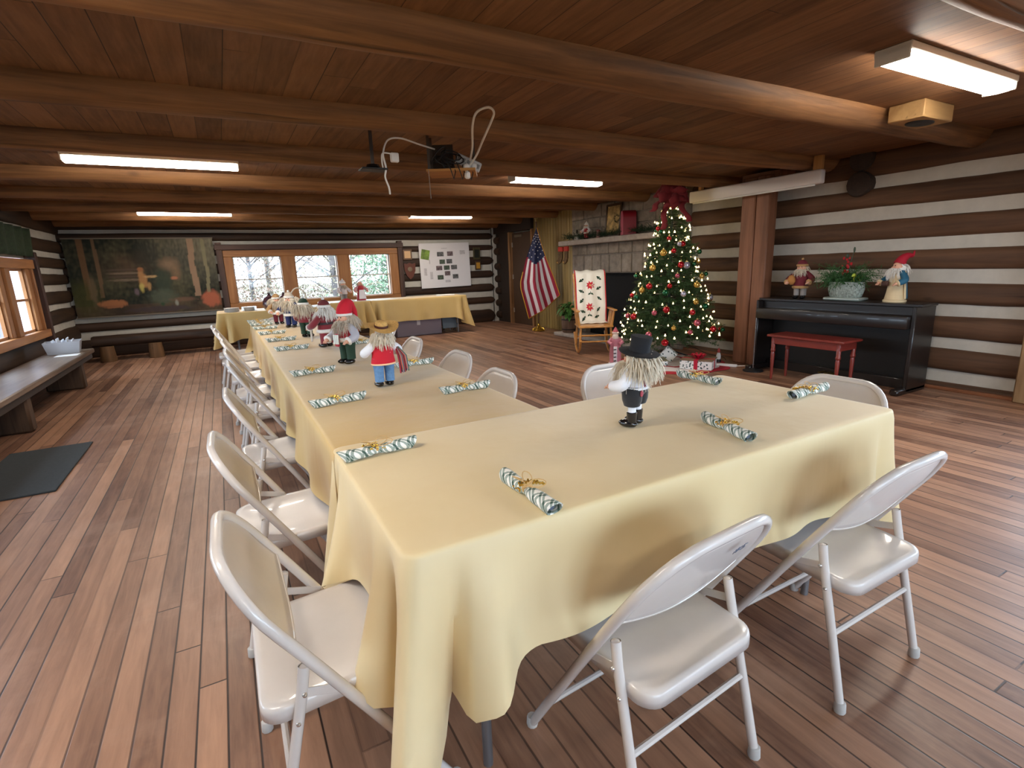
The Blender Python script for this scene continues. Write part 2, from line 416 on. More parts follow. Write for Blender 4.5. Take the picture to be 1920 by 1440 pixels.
# ---- far window
def bar(mb, x0, x1, y0, y1, z0, z1, bev=.006): mb.box(((x0+x1)/2, (y0+y1)/2, (z0+z1)/2), (x1-x0, y1-y0, z1-z0), bev)
m = MB(); bar(m, .10, 3.40, 11.16, 11.42, 1.64, 1.76); bar(m, .10, 3.40, 11.14, 11.42, .66, .79)
w1 = struct(m.build('window_1', M_orangex), 'triple wooden window in the far wall looking onto bare trees')
for a, b in ((.10, .25), (1.08, 1.335), (2.135, 2.385), (3.22, 3.40)):
    m = MB(); bar(m, a, b, 11.16, 11.42, .79, 1.64); m.build('stile', M_orange, w1)
for a, b in ((.25, 1.08), (1.335, 2.135), (2.385, 3.22)):
    m = MB(); t = .016
    bar(m, a, a+t, 11.24, 11.29, .79, 1.64, 0); bar(m, b-t, b, 11.24, 11.29, .79, 1.64, 0); bar(m, a, b, 11.24, 11.29, .79, .81, 0); bar(m, a, b, 11.24, 11.29, 1.625, 1.64, 0); bar(m, a, b, 11.23, 11.30, 1.205, 1.23, 0)
    s_ = m.build('sash', plain('sash_white', '#b9b2a8', .5), w1, smooth=False)
    m = MB(); bar(m, a, b, 11.262, 11.266, .79, 1.64, 0); m.build('pane', M_glass, w1, smooth=False)
for a, b in ((.0, .10), (3.40, 3.50)):
    m = MB(); bar(m, a, b, 11.12, 11.22, .6, 1.9); struct(m.build('trim_1', M_dtrim), 'dark upright casing beside the far window')
m = MB(); bar(m, -.02, 3.52, 11.11, 11.22, 1.765, 1.86); struct(m.build('trim_2', wood('dark_trim_x', '#30201a', '#5c4034', 'X', .55)), 'dark head casing over the far window')
# ---- left windows
def left_window(name, y0, y1, z0, z1, panes, mid, label):
    m = MB(); bar(m, -2.27, -2.15, y0, y1, z1-.12, z1); bar(m, -2.27, -2.13, y0, y1, z0, z0+.1)
    w_ = struct(m.build(name, M_orangey), label)
    edges = [y0]+[e for p in panes for e in p]+[y1]
    for a, b in zip(edges[::2], edges[1::2]):
        m = MB(); bar(m, -2.25, -2.17, a, b, z0+.1, z1-.12)
        if b-a > .3: bar(m, -2.19, -2.14, a+.14, b-.14, z0+.1, z1-.12)
        m.build('stile', M_orange, w_)
    for a, b in panes:
        m = MB(); t = .03
        bar(m, -2.235, -2.205, a, a+t, z0+.1, z1-.12, 0); bar(m, -2.235, -2.205, b-t, b, z0+.1, z1-.12, 0); bar(m, -2.235, -2.205, a, b, z0+.1, z0+.13, 0); bar(m, -2.235, -2.205, a, b, z1-.15, z1-.12, 0); bar(m, -2.24, -2.20, a, b, mid-.015, mid+.015, 0)
        m.build('sash', M_orange, w_, smooth=False)
        m = MB(); bar(m, -2.222, -2.218, a, b, z0+.1, z1-.12, 0); m.build('pane', M_glass, w_, smooth=False)
    for a, b in ((y0-.1, y0), (y1, y1+.1)):
        m = MB(); bar(m, -2.24, -2.12, a, b, z0-.1, z1+.1); m.build('casing', M_dtrim, w_)
left_window('window_2', 6.15, 9.3, .58, 1.6, [(6.4, 6.95), (7.35, 7.95), (8.37, 8.97)], 1.09, 'wooden window in the left wall above the long bench')
left_window('window_3', 1.5, 4.9, .62, 1.66, [(1.7, 2.4), (2.8, 3.6), (4.0, 4.7)], 1.12, 'wooden window in the near part of the left wall')
# ---- glazed doors on the right, windows behind
def glazed_x(name, x, y0, y1, z0, z1, n, label, base=0.0):
    m = MB(); t = .09
    bar(m, x-.04, x+.24, y0, y1, z1-t, z1); bar(m, x-.04, x+.24, y0, y0+t, z0, z1-t); bar(m, x-.04, x+.24, y1-t, y1, z0, z1-t)
    bar(m, x-.02, x+.2, y0+t, y1-t, z0, z0+.12+base)
    for i in range(1, n):
        yy = y0+(y1-y0)*i/n; bar(m, x, x+.18, yy-.05, yy+.05, z0, z1-t)
    d = struct(m.build(name, M_orange), label)
    m = MB(); bar(m, x+.1, x+.104, y0+t, y1-t, z0+.1, z1-t, 0); m.build('pane', M_glass, d, smooth=False)
glazed_x('door_1', 5.92, -1.6, 1.55, 0, 2.02, 3, 'half-glazed wooden doors in the right wall', .78)
m = MB(); m.box((5.86, 1.63, 1.02), (.12, .12, 2.04), .01); struct(m.build('trim_3', wood('door_trim', '#6f5135', '#a3845e', 'Z')), 'pale upright door trim on the right wall')
for i, (a, b) in enumerate(((-.6, 1.6), (2.1, 4.5))):
    m = MB(); t = .08
    bar(m, a, b, -2.84, -2.58, 1.9-t, 1.9); bar(m, a, b, -2.84, -2.58, .7, .7+t); bar(m, a, a+t, -2.84, -2.58, .7, 1.9); bar(m, b-t, b, -2.84, -2.58, .7, 1.9); bar(m, (a+b)/2-.06, (a+b)/2+.06, -2.8, -2.6, .7, 1.9)
    wd = struct(m.build('window_%d' % (4+i), M_orange), 'wooden window in the wall behind the near table')
    m = MB(); bar(m, a, b, -2.72, -2.716, .75, 1.85, 0); m.build('pane', M_glass, wd, smooth=False)
# ---- panelling and door beyond the fireplace
m = MB(); m.box((5.885, 8.86, 1.15), (.07, 1.42, 2.3))
for i in range(15): m.box((5.85, 8.2+i*.095, 1.15), (.012, .084, 2.28), .004)
struct(m.build('wall_right_panel', wood('tan_panel', '#6e5a33', '#a58c54', 'Z', .55)), 'tan grooved wood panelling between fireplace and brown door')
m = MB(); m.box((5.88, 10.05, 1.0), (.06, .9, 2.0), .004); d2 = struct(m.build('door_2', plain('brown_door', '#4a3526', .5, var=.1, vscale=6)), 'plain brown door behind the flag')
m = MB(); m.box((5.83, 10.18, 1.93), (.05, .3, .06), .01); m.build('door_closer', plain('closer_metal', '#8a7d6c', .4, .6), d2)
for zc in (.3, 1.05, 1.75):
    m = MB(); m.box((5.845, 10.49, zc), (.02, .03, .1), .003); m.build('hinge', plain('hinge_metal', '#c8c0b2', .35, .7), d2)
for a in (9.57, 10.56):
    m = MB(); m.box((5.85, a, 1.02), (.12, .07, 2.04), .006); struct(m.build('trim_4', wood('jamb', '#7a5535', '#a87f58', 'Z')), 'brown jamb of the door behind the flag')
m = MB(); m.box((5.86, 10.9, 1.15), (.1, .6, 2.3)); struct(m.build('wall_right_corner', plain('corner_dark', '#2a1d15', .8, var=.2)), 'dark strip of wall in the far right corner')

# ------------------------------------------------------------------ outdoors
m = MB(); m.box((0, 30, -.45), (120, 120, .1)); struct(m.build('ground_outside', plain('leaf_litter', '#6a6456', .95, var=.3, vscale=3)), 'pale leaf-strewn ground outside the windows')
M_bark = plain('bark', '#4a4340', .9, var=.3, vscale=8, bmp=.6, bscale=20)
LEAF = [plain('leaf_green', '#54684c', .8, var=.3, vscale=4), plain('leaf_rust', '#5e4535', .8, var=.3, vscale=4), plain('leaf_tan', '#5a513c', .8, var=.3, vscale=4)]
def out_tree(x, y, h, r, kind, dense, label, seed):
    rnd = random.Random(seed); t = empty('tree', (x, y, -.4)); tag(t, label, 'tree', 'trees outside the far window')
    m = MB(); m.tube([(0, 0, -.1), (.05*rnd.uniform(-1, 1), 0, h*.35), (.2*rnd.uniform(-1, 1), .1, h)], [r*.6, r*.5, r*.2], 10)
    r *= .6
    for i in range(26):
        z = h*rnd.uniform(.12, .9); a = rnd.uniform(0, 2*PI); l = h*rnd.uniform(.12, .3)
        m.tube([(0, 0, z), (math.cos(a)*l*.5, math.sin(a)*l*.5, z+l*.35), (math.cos(a)*l, math.sin(a)*l, z+l*.6)], [r*.3, r*.2, r*.06], 6)
    m.build('trunk', M_bark, t)
    m = MB()
    for i in range(dense):
        q = Vector((rnd.gauss(0, h*.17), rnd.gauss(0, h*.17), h*(.10+.9*rnd.random()**(1 if kind == 0 else 2.2))))
        s_ = rnd.uniform(.03, .08) if kind else rnd.uniform(.05, .12); d = Vector((rnd.gauss(0, 1), rnd.gauss(0, 1), rnd.gauss(0, 1))).normalized(); e = d.orthogonal().normalized()
        m.add([q, q+d*s_+e*s_*.4, q+d*s_*1.9, q+d*s_-e*s_*.4], [(0, 1, 2, 3)])
    m.build('foliage', LEAF[kind], t, smooth=False)
TL = [(-.6, 19, 6.5, .16, 1, 3000, 'slim bare trunk with rusty leaves seen through the left pane of the far window'),
      (1.0, 22, 8, .14, 2, 2600, 'thin tree with sparse tan leaves behind the left pane of the far window'),
      (2.3, 21, 8, .2, 1, 3000, 'trunk with rust leaves between the left and middle panes of the far window'),
      (3.3, 18, 7, .17, 2, 3600, 'tan-leaved tree filling the middle pane of the far window'),
      (4.5, 24, 9, .26, 2, 2600, 'thick grey trunk in the middle pane of the far window'),
      (5.4, 19, 5.2, .1, 0, 5200, 'dense green bushy tree filling the right pane of the far window'),
      (6.6, 21, 6.0, .12, 0, 4200, 'green tree standing right of the bushy one outside the far window'),
      (-.2, 27, 9, .22, 1, 3500, 'distant rust tree far behind the left pane'), (2.2, 30, 10, .25, 2, 3500, 'distant tan tree far behind the middle pane')]
for i, a in enumerate(TL): out_tree(*a, seed=40+i)
t = MB(); t.box((-3.0, 12.3, .9), (.4, .3, 2.6), .02); tag(t.build('porch_post', plain('porch_paint', '#d8cfdc', .7)), 'pale lavender porch post outside the left wall window', 'post')

m = MB(); m.box((5.84, 10.4, 2.16), (.14, 1.7, .26)); struct(m.build('trim_5', MATS['corner_dark']), 'dark boards above the brown door')

m = MB(); m.box((-5.6, 13.6, 1.3), (6.2, .2, 3.4), .01); tag(m.build('shed_wall', plain('pale_siding', '#7a7482', .8, var=.1, vscale=2)), 'pale lavender outbuilding wall seen through the left wall window', 'shed')

# ------------------------------------------------------------------ tables under cloths
def cloth_mat(name, col, warm):
    m, nt, b = newmat(name); v = coords(nt)
    n = noise_n(nt, v, 1.6, 4, .6)
    L(nt, ramp(nt, n, [(.3, col), (.7, warm)]), b.inputs['Base Color']); b.inputs['Roughness'].default_value = .5
    b.inputs['Sheen Weight'].default_value = .25; b.inputs['Sheen Roughness'].default_value = .4; b.inputs['Specular IOR Level'].default_value = .35
    wv = noise_n(nt, coords(nt, (1, 1, .25)), 9, 3, .5)
    bump(nt, b, wv, .18, .02); return m
M_cloth = cloth_mat('gold_satin', '#dac392', '#e3cfa4')
M_cloth2 = cloth_mat('gold_satin_deep', '#c6a464', '#ceb072')
M_steel = plain('table_steel', '#8d949c', .3, .8)
M_tabtop = plain('table_top', '#8a7a66', .6)
def folding_table(cx, cy, lx, ly, label, group=None, h=.742):
    t = empty('folding_table', (cx, cy, 0)); tag(t, label, 'table', group)
    m = MB(); m.box((0, 0, h-.02), (lx-.03, ly-.03, .036), .008); m.build('tabletop', M_tabtop, t)
    for sx in (-1, 1):
        for sy in (-1, 1):
            a, b = (sx*(lx/2-.2), sy*(ly/2-.12)) if lx > ly else (sx*(lx/2-.12), sy*(ly/2-.2))
            m = MB(); m.tube([(a, b, 0), (a, b, h-.04)], .0135, 10); m.build('leg', M_steel, t)
    return t
def perimeter(x0, x1, y0, y1, rc, step=.014):
    P = []
    def seg(ax, ay, bx, by, nx, ny):
        n = max(2, int(math.hypot(bx-ax, by-ay)/step))
        for i in range(n): f = i/n; P.append((ax+(bx-ax)*f, ay+(by-ay)*f, nx, ny))
    def arc(cx, cy, a0):
        for i in range(6): q = a0+PI/2*i/6; P.append((cx+rc*math.cos(q), cy+rc*math.sin(q), math.cos(q), math.sin(q)))
    seg(x0+rc, y0, x1-rc, y0, 0, -1); arc(x1-rc, y0+rc, -PI/2); seg(x1, y0+rc, x1, y1-rc, 1, 0); arc(x1-rc, y1-rc, 0)
    seg(x1-rc, y1, x0+rc, y1, 0, 1); arc(x0+rc, y1-rc, PI/2); seg(x0, y1-rc, x0, y0+rc, -1, 0); arc(x0+rc, y0+rc, PI)
    return P
def tablecloth(label, x0, x1, y0, y1, z, drop, corner, mat, seed, group, amp=lambda x, y, nx, ny: 1.0, J=18, name='tablecloth', flat_y1=False, flat_y0=False, cork=(1, 1, 1, 1)):
    P = perimeter(x0, x1, y0, y1, .035); n = len(P); cor = [(x0, y0), (x1, y0), (x1, y1), (x0, y1)]; W = .30
    vs = []; fs = []
    rings = [(-.03, 0.0), (-.010, -.0005), (-.003, -.003), (0, -.010)]
    for o, dz in rings:
        for (x, y, nx, ny) in P:
            vs.append((x+nx*o, y+ny*o, z+dz))
    for j in range(1, J+1):
        t = j/J
        for i, (x, y, nx, ny) in enumerate(P):
            k = amp(x, y, nx, ny)
            ds = [max(abs(x-c[0]), abs(y-c[1])) if True else 0 for c in cor]; ci = min(range(4), key=lambda q: ds[q]); a = min(1, ds[ci]/W)
            if (flat_y1 and ci in (2, 3)) or (flat_y0 and ci in (0, 1)): a = 1
            dg = Vector(((-1 if ci in (0, 3) else 1), (-1 if ci in (0, 1) else 1), 0)).normalized()
            wgt = (1-a)**1.6; nn = (Vector((nx, ny, 0))*(1-wgt*.8)+dg*wgt*.8).normalized()
            ck = cork[ci]; D = drop+corner*max(0, 1-a)**1.5*k*(.5+.5*ck)+.012*nz(x*2.1+seed, y*2.1, 3)
            s_ = x*abs(ny)+y*abs(nx)
            f = .012+.022*nz(s_*2.6+seed*5, seed, t*.5)+.012*math.sin(s_*17+seed+3*nz(s_*1.1, seed, 0))*t
            lobe = (.085*math.exp(-(a/.15)**2)-.10*math.exp(-((a-.34)/.09)**2)+.055*math.exp(-((a-.6)/.15)**2)) if a < 1 else 0
            out = (t**1.25)*(f+(lobe+.02*(1-a))*1.35*ck)*k+.004
            if k == 0: D = .014; out = 0
            if flat_y1 and ny > .5: out = 0; D = .012
            if flat_y0 and ny < -.5: out = 0; D = .012
            # the hem follows the fold: ease tangentially towards the corner so the flute closes
            tx, ty = (cor[ci][0]-x, cor[ci][1]-y); pull = .35*(1-a)*t*k if 0 < a < .5 else 0
            vs.append((x+nn.x*out+tx*pull, y+nn.y*out+ty*pull, z-.010-D*t))
    R = len(rings)+J
    for r in range(R-1):
        for i in range(n): i2 = (i+1) % n; fs.append((r*n+i, r*n+i2, (r+1)*n+i2, (r+1)*n+i)[::-1])
    fs.append(tuple(range(n)))
    mb = MB(); mb.add(vs, fs); o = mb.build(name, mat, ang=80)
    tag(o, label, 'tablecloth', group); return o
def strip_cloth(label, x0, x1, y0, y1, z, drop, mat, seed, group):
    """cloth over a stretch of the long table: falls on both long sides, lies flat at its ends"""
    ys = int((y1-y0)/.02); prof = []
    for j in range(15, 0, -1): prof.append(('l', j/15))
    prof += [('t', 0), ('t', .006), ('t', .02), ('t', .25), ('t', .5), ('t', .75), ('t', .98), ('t', .994), ('t', 1)]
    for j in range(1, 16): prof.append(('r', j/15))
    vs = []; fs = []; n = len(prof)
    for i in range(ys+1):
        y = y0+(y1-y0)*i/ys
        for k, t in prof:
            if k == 't':
                zz = z-(.006 if t in (0, 1) else .0012 if t in (.006, .994) else 0); vs.append((x0+(x1-x0)*t, y, zz+.0006*nz(y*3, t*3, seed)))
            else:
                f = .012+.03*nz(y*2.4+seed*3, seed+(5 if k == 'r' else 0), t*.6)+.016*math.sin(y*15+seed+2.5*nz(y*.9, seed, 1))*t
                D = drop+.015*nz(y*1.7, seed*2, 4); xx = (x0-.004-t**1.2*f) if k == 'l' else (x1+.004+t**1.2*f)
                vs.append((xx, y, z-.008-D*t))
    for i in range(ys):
        for j in range(n-1): a = i*n+j; fs.append((a, a+1, a+n+1, a+n)[::-1])
    mb = MB(); mb.add(vs, fs); o = mb.build('tablecloth', mat, ang=80); tag(o, label, 'tablecloth', group); return o

folding_table(1.145, 1.275, 1.79, .72, 'folding table under the nearest gold cloth, crossing the end of the long row')
for i, yc in enumerate((2.62, 4.42, 6.13)):
    folding_table(.625, yc, .76, 1.76, ['folding table of the long row next to the crossing table', 'middle folding table of the long cloth-covered row', 'last folding table of the long row towards the far window'][i], 'folding tables of the long row')
def near_amp(x, y, nx, ny):
    if ny > .3 and x < 1.12: return .0
    return 1.0
tablecloth('pale gold satin cloth on the nearest table, hanging in folds at its corner', .235, 2.055, .895, 1.662, .752, .305, .24, M_cloth, 3, 'gold tablecloths', near_amp, cork=(1, .3, .3, 1))
strip_cloth('gold cloth on the first stretch of the long table, under the doll in jeans', .235, 1.03, 1.60, 3.93, .7500, .31, M_cloth2, 1, 'gold tablecloths')
strip_cloth('gold cloth on the middle stretch of the long table, under the red-coated dolls', .24, 1.025, 3.89, 5.82, .7475, .31, M_cloth2, 2, 'gold tablecloths')
tablecloth('gold cloth on the far end of the long table, hanging by the chairs', .245, 1.02, 5.80, 7.04, .7435, .31, .2, M_cloth2, 5, 'gold tablecloths', flat_y0=True)
# serving tables before the far window
folding_table(.72, 9.31, 1.6, .68, 'serving table with plate stacks under a gold cloth before the far window')
folding_table(3.0, 10.14, 2.76, .68, 'long serving table under a gold cloth before the far window')
tablecloth('gold cloth on the serving table that carries plates and dark jugs', -.12, 1.53, 8.94, 9.68, .752, .40, .12, M_cloth2, 7, 'gold tablecloths')
tablecloth('gold cloth on the left half of the long serving table, under the two small figures', 1.56, 2.385, 9.76, 10.52, .755, .46, .05, M_cloth2, 8, 'gold tablecloths', lambda x, y, nx, ny: 0. if nx > .9 else 1.)
tablecloth('gold cloth on the right end of the serving table, corner hanging near the floor', 2.39, 4.36, 9.80, 10.50, .750, .42, .22, M_cloth2, 9, 'gold tablecloths', lambda x, y, nx, ny: 0. if nx < -.9 else 1.)

# ------------------------------------------------------------------ folding chairs
M_enamel = plain('beige_enamel', '#d0c9c4', .27, 0, .5, var=.04, vscale=7, coat=.25)
M_cap = plain('foot_cap', '#b9b6b2', .7)
M_rivet = plain('rivet', '#d8d4cf', .25, .8)
M_dark = plain('dark_hollow', '#221d1a', .9)
def ty(z):   # rake of the main tube
    pts = [(0, .212), (.10, .152), (.38, -.018), (.50, -.092), (.62, -.168), (.76, -.252)]
    for (a, p), (b, q) in zip(pts, pts[1:]):
        if z <= b: return p+(q-p)*(z-a)/(b-a)
    return pts[-1][1]
def make_chair():
    t = empty('folding_chair')
    R = .14; side = [(.218, z) for z in (0.015, .06, .12, .2, .28, .34, .4, .46, .52, .56, .585)]
    arcs = [(.218-R+R*math.cos(q), .595+R*math.sin(q)) for q in [PI/2*i/8 for i in range(1, 9)]]
    half = side+arcs; full = [(-x, z) for x, z in half]+[(x, z) for x, z in half[::-1]]
    m = MB(); m.tube([(x, ty(z), z) for x, z in full], .0128, 10); m.build('frame', M_enamel, t, ang=60)
    # backrest pan inside the arch
    m = MB()
    def bp(u, v):
        x = (u-.5)*.424; ax = abs(x)
        top = .730 if ax < .078 else .595+math.sqrt(max(0, R*R-(ax-(.218-R))**2))-.004
        bot = .545-.045*math.cos(ax/.218*PI/2)
        z = bot+(max(top, bot+.004)-bot)*v
        return (x, ty(z)-.022*math.cos(x/.218*PI/2)*(.25+.75*(1-v))-.004*math.sin(PI*v), z)
    m.grid(bp, 24, 10); o = m.build('backrest', M_enamel, t, ang=80); solid(o, .004)
    # lower rolled lip
    m = MB(); m.tube([bp(i/20, 0) for i in range(21)], .0045, 6); m.build('backrest_lip', M_enamel, t)
    # seat pan
    out = []
    for (cx, cy, a0, r) in ((.145, -.155, -PI/2, .05), (.135, .125, 0, .06), (-.135, .125, PI/2, .06), (-.145, -.155, PI, .05)):
        for i in range(7): q = a0+PI/2*i/6; out.append((cx+r*math.cos(q), cy+r*math.sin(q)))
    n = len(out); vs = []; fs = []
    def sz(y): return .402+.05*(y+.05)
    for k, dz in ((1, -.036), (1, -.012), (.992, -.004), (.97, 0), (.90, -.0015), (.80, -.006), (.4, -.010)):
        for x, y in out: vs.append((x*k, -.01+(y+.01)*k, sz(y*k)+dz))
    for r in range(6):
        for i in range(n): i2 = (i+1) % n; fs.append((r*n+i, r*n+i2, (r+1)*n+i2, (r+1)*n+i))
    fs.append(tuple(6*n+i for i in range(n)))
    m = MB(); m.add(vs, fs); o = m.build('seat', M_enamel, t, ang=55); solid(o, .0025, -1)
    for sx in (-1, 1):
        m = MB(); P = [(sx*.2, -.108, .485), (sx*.203, -.118, .43), (sx*.207, -.165, .22), (sx*.211, -.21, .015)]
        m.tube(P, .0122, 10, cap=False); m.ell((sx*.2, -.108, .483), (.0105, .0105, .003), 10, 4); m.build('leg', M_enamel, t)
        m = MB(); m.box((sx*.207, -.07, .412), (.004, .105, .022), .001, rotX(-.28)); m.build('brace', M_enamel, t)
        m = MB()
        for p in ((sx*.214, -.115, .425), (sx*.222, -.03, .402), (sx*.213, -.135, .36), (sx*.222, .005, .35)): m.ell(p, (.0075, .006, .006), 8, 5)
        m.build('rivet', M_rivet, t)
        for y in (-.2105, .2075):
            m = MB(); xx = sx*(.2112 if y < 0 else .218); m.lathe([(.0155, 0), (.0165, .004), (.0150, .03), (.0135, .032)], 10, (xx, y, 0)); m.build('foot_cap', M_cap, t)
    m = MB(); m.tube([(-.206, -.163, .225), (.206, -.163, .225)], .0085, 8); m.build('stretcher', M_enamel, t)
    m = MB(); m.tube([(-.216, .13, .135), (.216, .13, .135)], .0085, 8); m.build('stretcher', M_enamel, t)
    return t
CH = []
def chair_at(x, y, deg, label):
    global CHAIR0
    if not CH: c = make_chair()
    else: c = copy_tree(CH[0])
    CH.append(c); c.location = (x, y, 0); c.rotation_euler.z = math.radians(deg); tag(c, label, 'chair', 'beige folding chairs'); return c
c45 = chair_at(.845, .885, 4, 'beige folding chair at the front of the nearest table, small number marked on its back')
chair_at(1.615, .865, 0, 'beige folding chair at the front right corner of the nearest table')
chair_at(.15, 1.25, -90, 'beige folding chair at the left end of the nearest table, by its hanging cloth corner')
LEFT = [(.13, 2.03, 'beige folding chair with a glossy seat, just behind the chair at the nearest table end'),
        (.18, 2.87, 'third folding chair along the left side, counted from the nearest table'),
        (.20, 3.88, 'fourth folding chair along the left side, counted from the nearest table'), (.19, 4.53, 'fifth folding chair along the left side, counted from the nearest table'),
        (.17, 5.27, 'sixth folding chair along the left side, counted from the nearest table'), (.14, 5.9, 'seventh folding chair along the left side, counted from the nearest table'),
        (.10, 6.45, 'eighth folding chair along the left side, second from the far end'), (.07, 6.98, 'last folding chair on the left side, by the far end of the long table')]
for x, y, l in LEFT: chair_at(x, y, -90+random.uniform(-2, 2), l)
chair_at(1.83, 2.0, 180, 'folding chair behind the nearest table, partly hidden by the black-hatted doll')
chair_at(2.215, 1.30, 90, 'folding chair at the right end of the nearest table, before the black piano')
chair_at(1.05, 2.46, 90, 'nearest folding chair on the right side of the long table')
chair_at(1.13, 3.2, 92, 'second folding chair on the right side of the long table, counted from the nearest')
chair_at(1.13, 4.15, 90, 'third folding chair on the right side, just right of the doll in jeans')
chair_at(1.35, 5.6, 90, 'folding chair on the right side before the grey storage box')
chair_at(1.12, 7.15, 100, 'far folding chair showing only its arched back between the dolls')
chair_at(.62, 7.28, 180, 'folding chair at the far end of the long table, back towards the serving table')
# number on one chair back
def text_mesh(body, size, mat, name, parent, M, extrude=.0004):
    cu = bpy.data.curves.new(name, 'FONT'); cu.body = body; cu.size = size; cu.extrude = extrude; cu.align_x = 'CENTER'; cu.align_y = 'CENTER'
    o = bpy.data.objects.new(name, cu); COL.objects.link(o)
    dg = bpy.context.evaluated_depsgraph_get(); me = bpy.data.meshes.new_from_object(o.evaluated_get(dg)); bpy.data.objects.remove(o)
    me.transform(M); me.materials.clear(); me.materials.append(mat)
    ob = bpy.data.objects.new(name, me); COL.objects.link(ob); ob.parent = parent; return ob
Mt = Matrix.Translation((.05, -.2315, .682)) @ Matrix.Rotation(math.radians(121), 4, 'X')
text_mesh('#5', .036, plain('marker_ink', '#5a6478', .6), 'number_marking', c45, Mt)

# ------------------------------------------------------------------ napkin rolls
def plaid():
    m, nt, b = newmat('plaid_cloth'); t = nt.nodes.new('ShaderNodeTexCoord'); sx = nt.nodes.new('ShaderNodeSeparateXYZ'); L(nt, t.outputs['Object'], sx.inputs[0])
    a = math_n(nt, 'ADD', sx.outputs[0], math_n(nt, 'ADD', sx.outputs[1], math_n(nt, 'MULTIPLY', sx.outputs[2], .6)))
    c = math_n(nt, 'SUBTRACT', sx.outputs[0], math_n(nt, 'ADD', sx.outputs[1], math_n(nt, 'MULTIPLY', sx.outputs[2], -.6)))
    f1 = math_n(nt, 'FRACT', math_n(nt, 'MULTIPLY', a, 21)); f2 = math_n(nt, 'FRACT', math_n(nt, 'MULTIPLY', c, 21))
    s1 = math_n(nt, 'GREATER_THAN', f1, .5); s2 = math_n(nt, 'GREATER_THAN', f2, .5)
    n1 = math_n(nt, 'MULTIPLY', s1, math_n(nt, 'GREATER_THAN', math_n(nt, 'ABSOLUTE', math_n(nt, 'SUBTRACT', f1, .75)), .05))
    n2 = math_n(nt, 'MULTIPLY', s2, math_n(nt, 'GREATER_THAN', math_n(nt, 'ABSOLUTE', math_n(nt, 'SUBTRACT', f2, .75)), .05))
    L(nt, ramp(nt, math_n(nt, 'MULTIPLY', math_n(nt, 'ADD', n1, n2), .4), [(0, '#f1efe9'), (.3, '#97a39a'), (.7, '#3f564b')], 'CONSTANT'), b.inputs['Base Color'])
    b.inputs['Roughness'].default_value = .85; return m
M_plaid = plaid(); M_gold = plain('gold_tinsel', '#d8ae4a', .25, .9); M_raffia = plain('raffia', '#c9a36a', .5)
def make_napkin(seed):
    rnd = random.Random(seed); t = empty('napkin_roll'); m = MB(); vs = []; fs = []
    n = 14; K = 22
    for i in range(K+1):
        u = i/K; x = (u-.5)*.225; pin = math.exp(-((u-.47)/.07)**2); r = .0155+.004*abs(u-.5)*2-.005*pin
        for j in range(n):
            q = 2*PI*j/n; skew = .012*math.sin(q)*(1 if u > .5 else -1)*max(0, abs(u-.5)*2-.75)*4
            rr = r*(1+.12*nz(u*7+seed, q*.8, seed)); vs.append((x+skew, rr*1.05*math.cos(q), .0158+rr*math.sin(q)*.92))
    for i in range(K):
        for j in range(n): j2 = (j+1) % n; fs.append((i*n+j, i*n+j2, (i+1)*n+j2, (i+1)*n+j)[::-1])
    m.add(vs, fs); o = m.build('napkin', M_plaid, t, ang=80); solid(o, .0015)
    m = MB(); m.tube([(-.10, 0, .016), (.1, 0, .016)], .008, 8); m.build('cutlery', plain('napkin_inside', '#4b5668', .5), t)
    m = MB(); m.lathe([(.0135, -.004), (.0145, -.003), (.0145, .003), (.0135, .004)], 14, (-.007, 0, .0), Matrix.Translation((0, 0, .0155)) @ Matrix.Rotation(PI/2, 4, 'Y') @ Matrix.Translation((.0, 0, -.007)))
    for a in (-.5, .5, 2.6, 3.6):
        l = rnd.uniform(.035, .055); P = []
        for i in range(13):
            q = PI*2*i/12; rr = l*.5*(1-math.cos(q)); P.append((-.007+rr*math.cos(a)+.012*math.sin(q)*-math.sin(a), rr*math.sin(a)+.012*math.sin(q)*math.cos(a), .031+.012*math.sin(q*.5)+.006*math.sin(q)))
        m.tube(P, .0014, 5, flat=1.0)
    m.build('bow', M_raffia, t)
    m = MB()
    for i in range(46):
        u = rnd.random(); x = -.007+rnd.gauss(0, .008)-.01*u; y = (u-.35)*.085; z = .030+.006*rnd.random()-max(0, abs(y)-.012)*.38
        m.ell((x, y, max(.004, z)), rnd.uniform(.0022, .004), 6, 4)
    m.build('tinsel', M_gold, t); return t
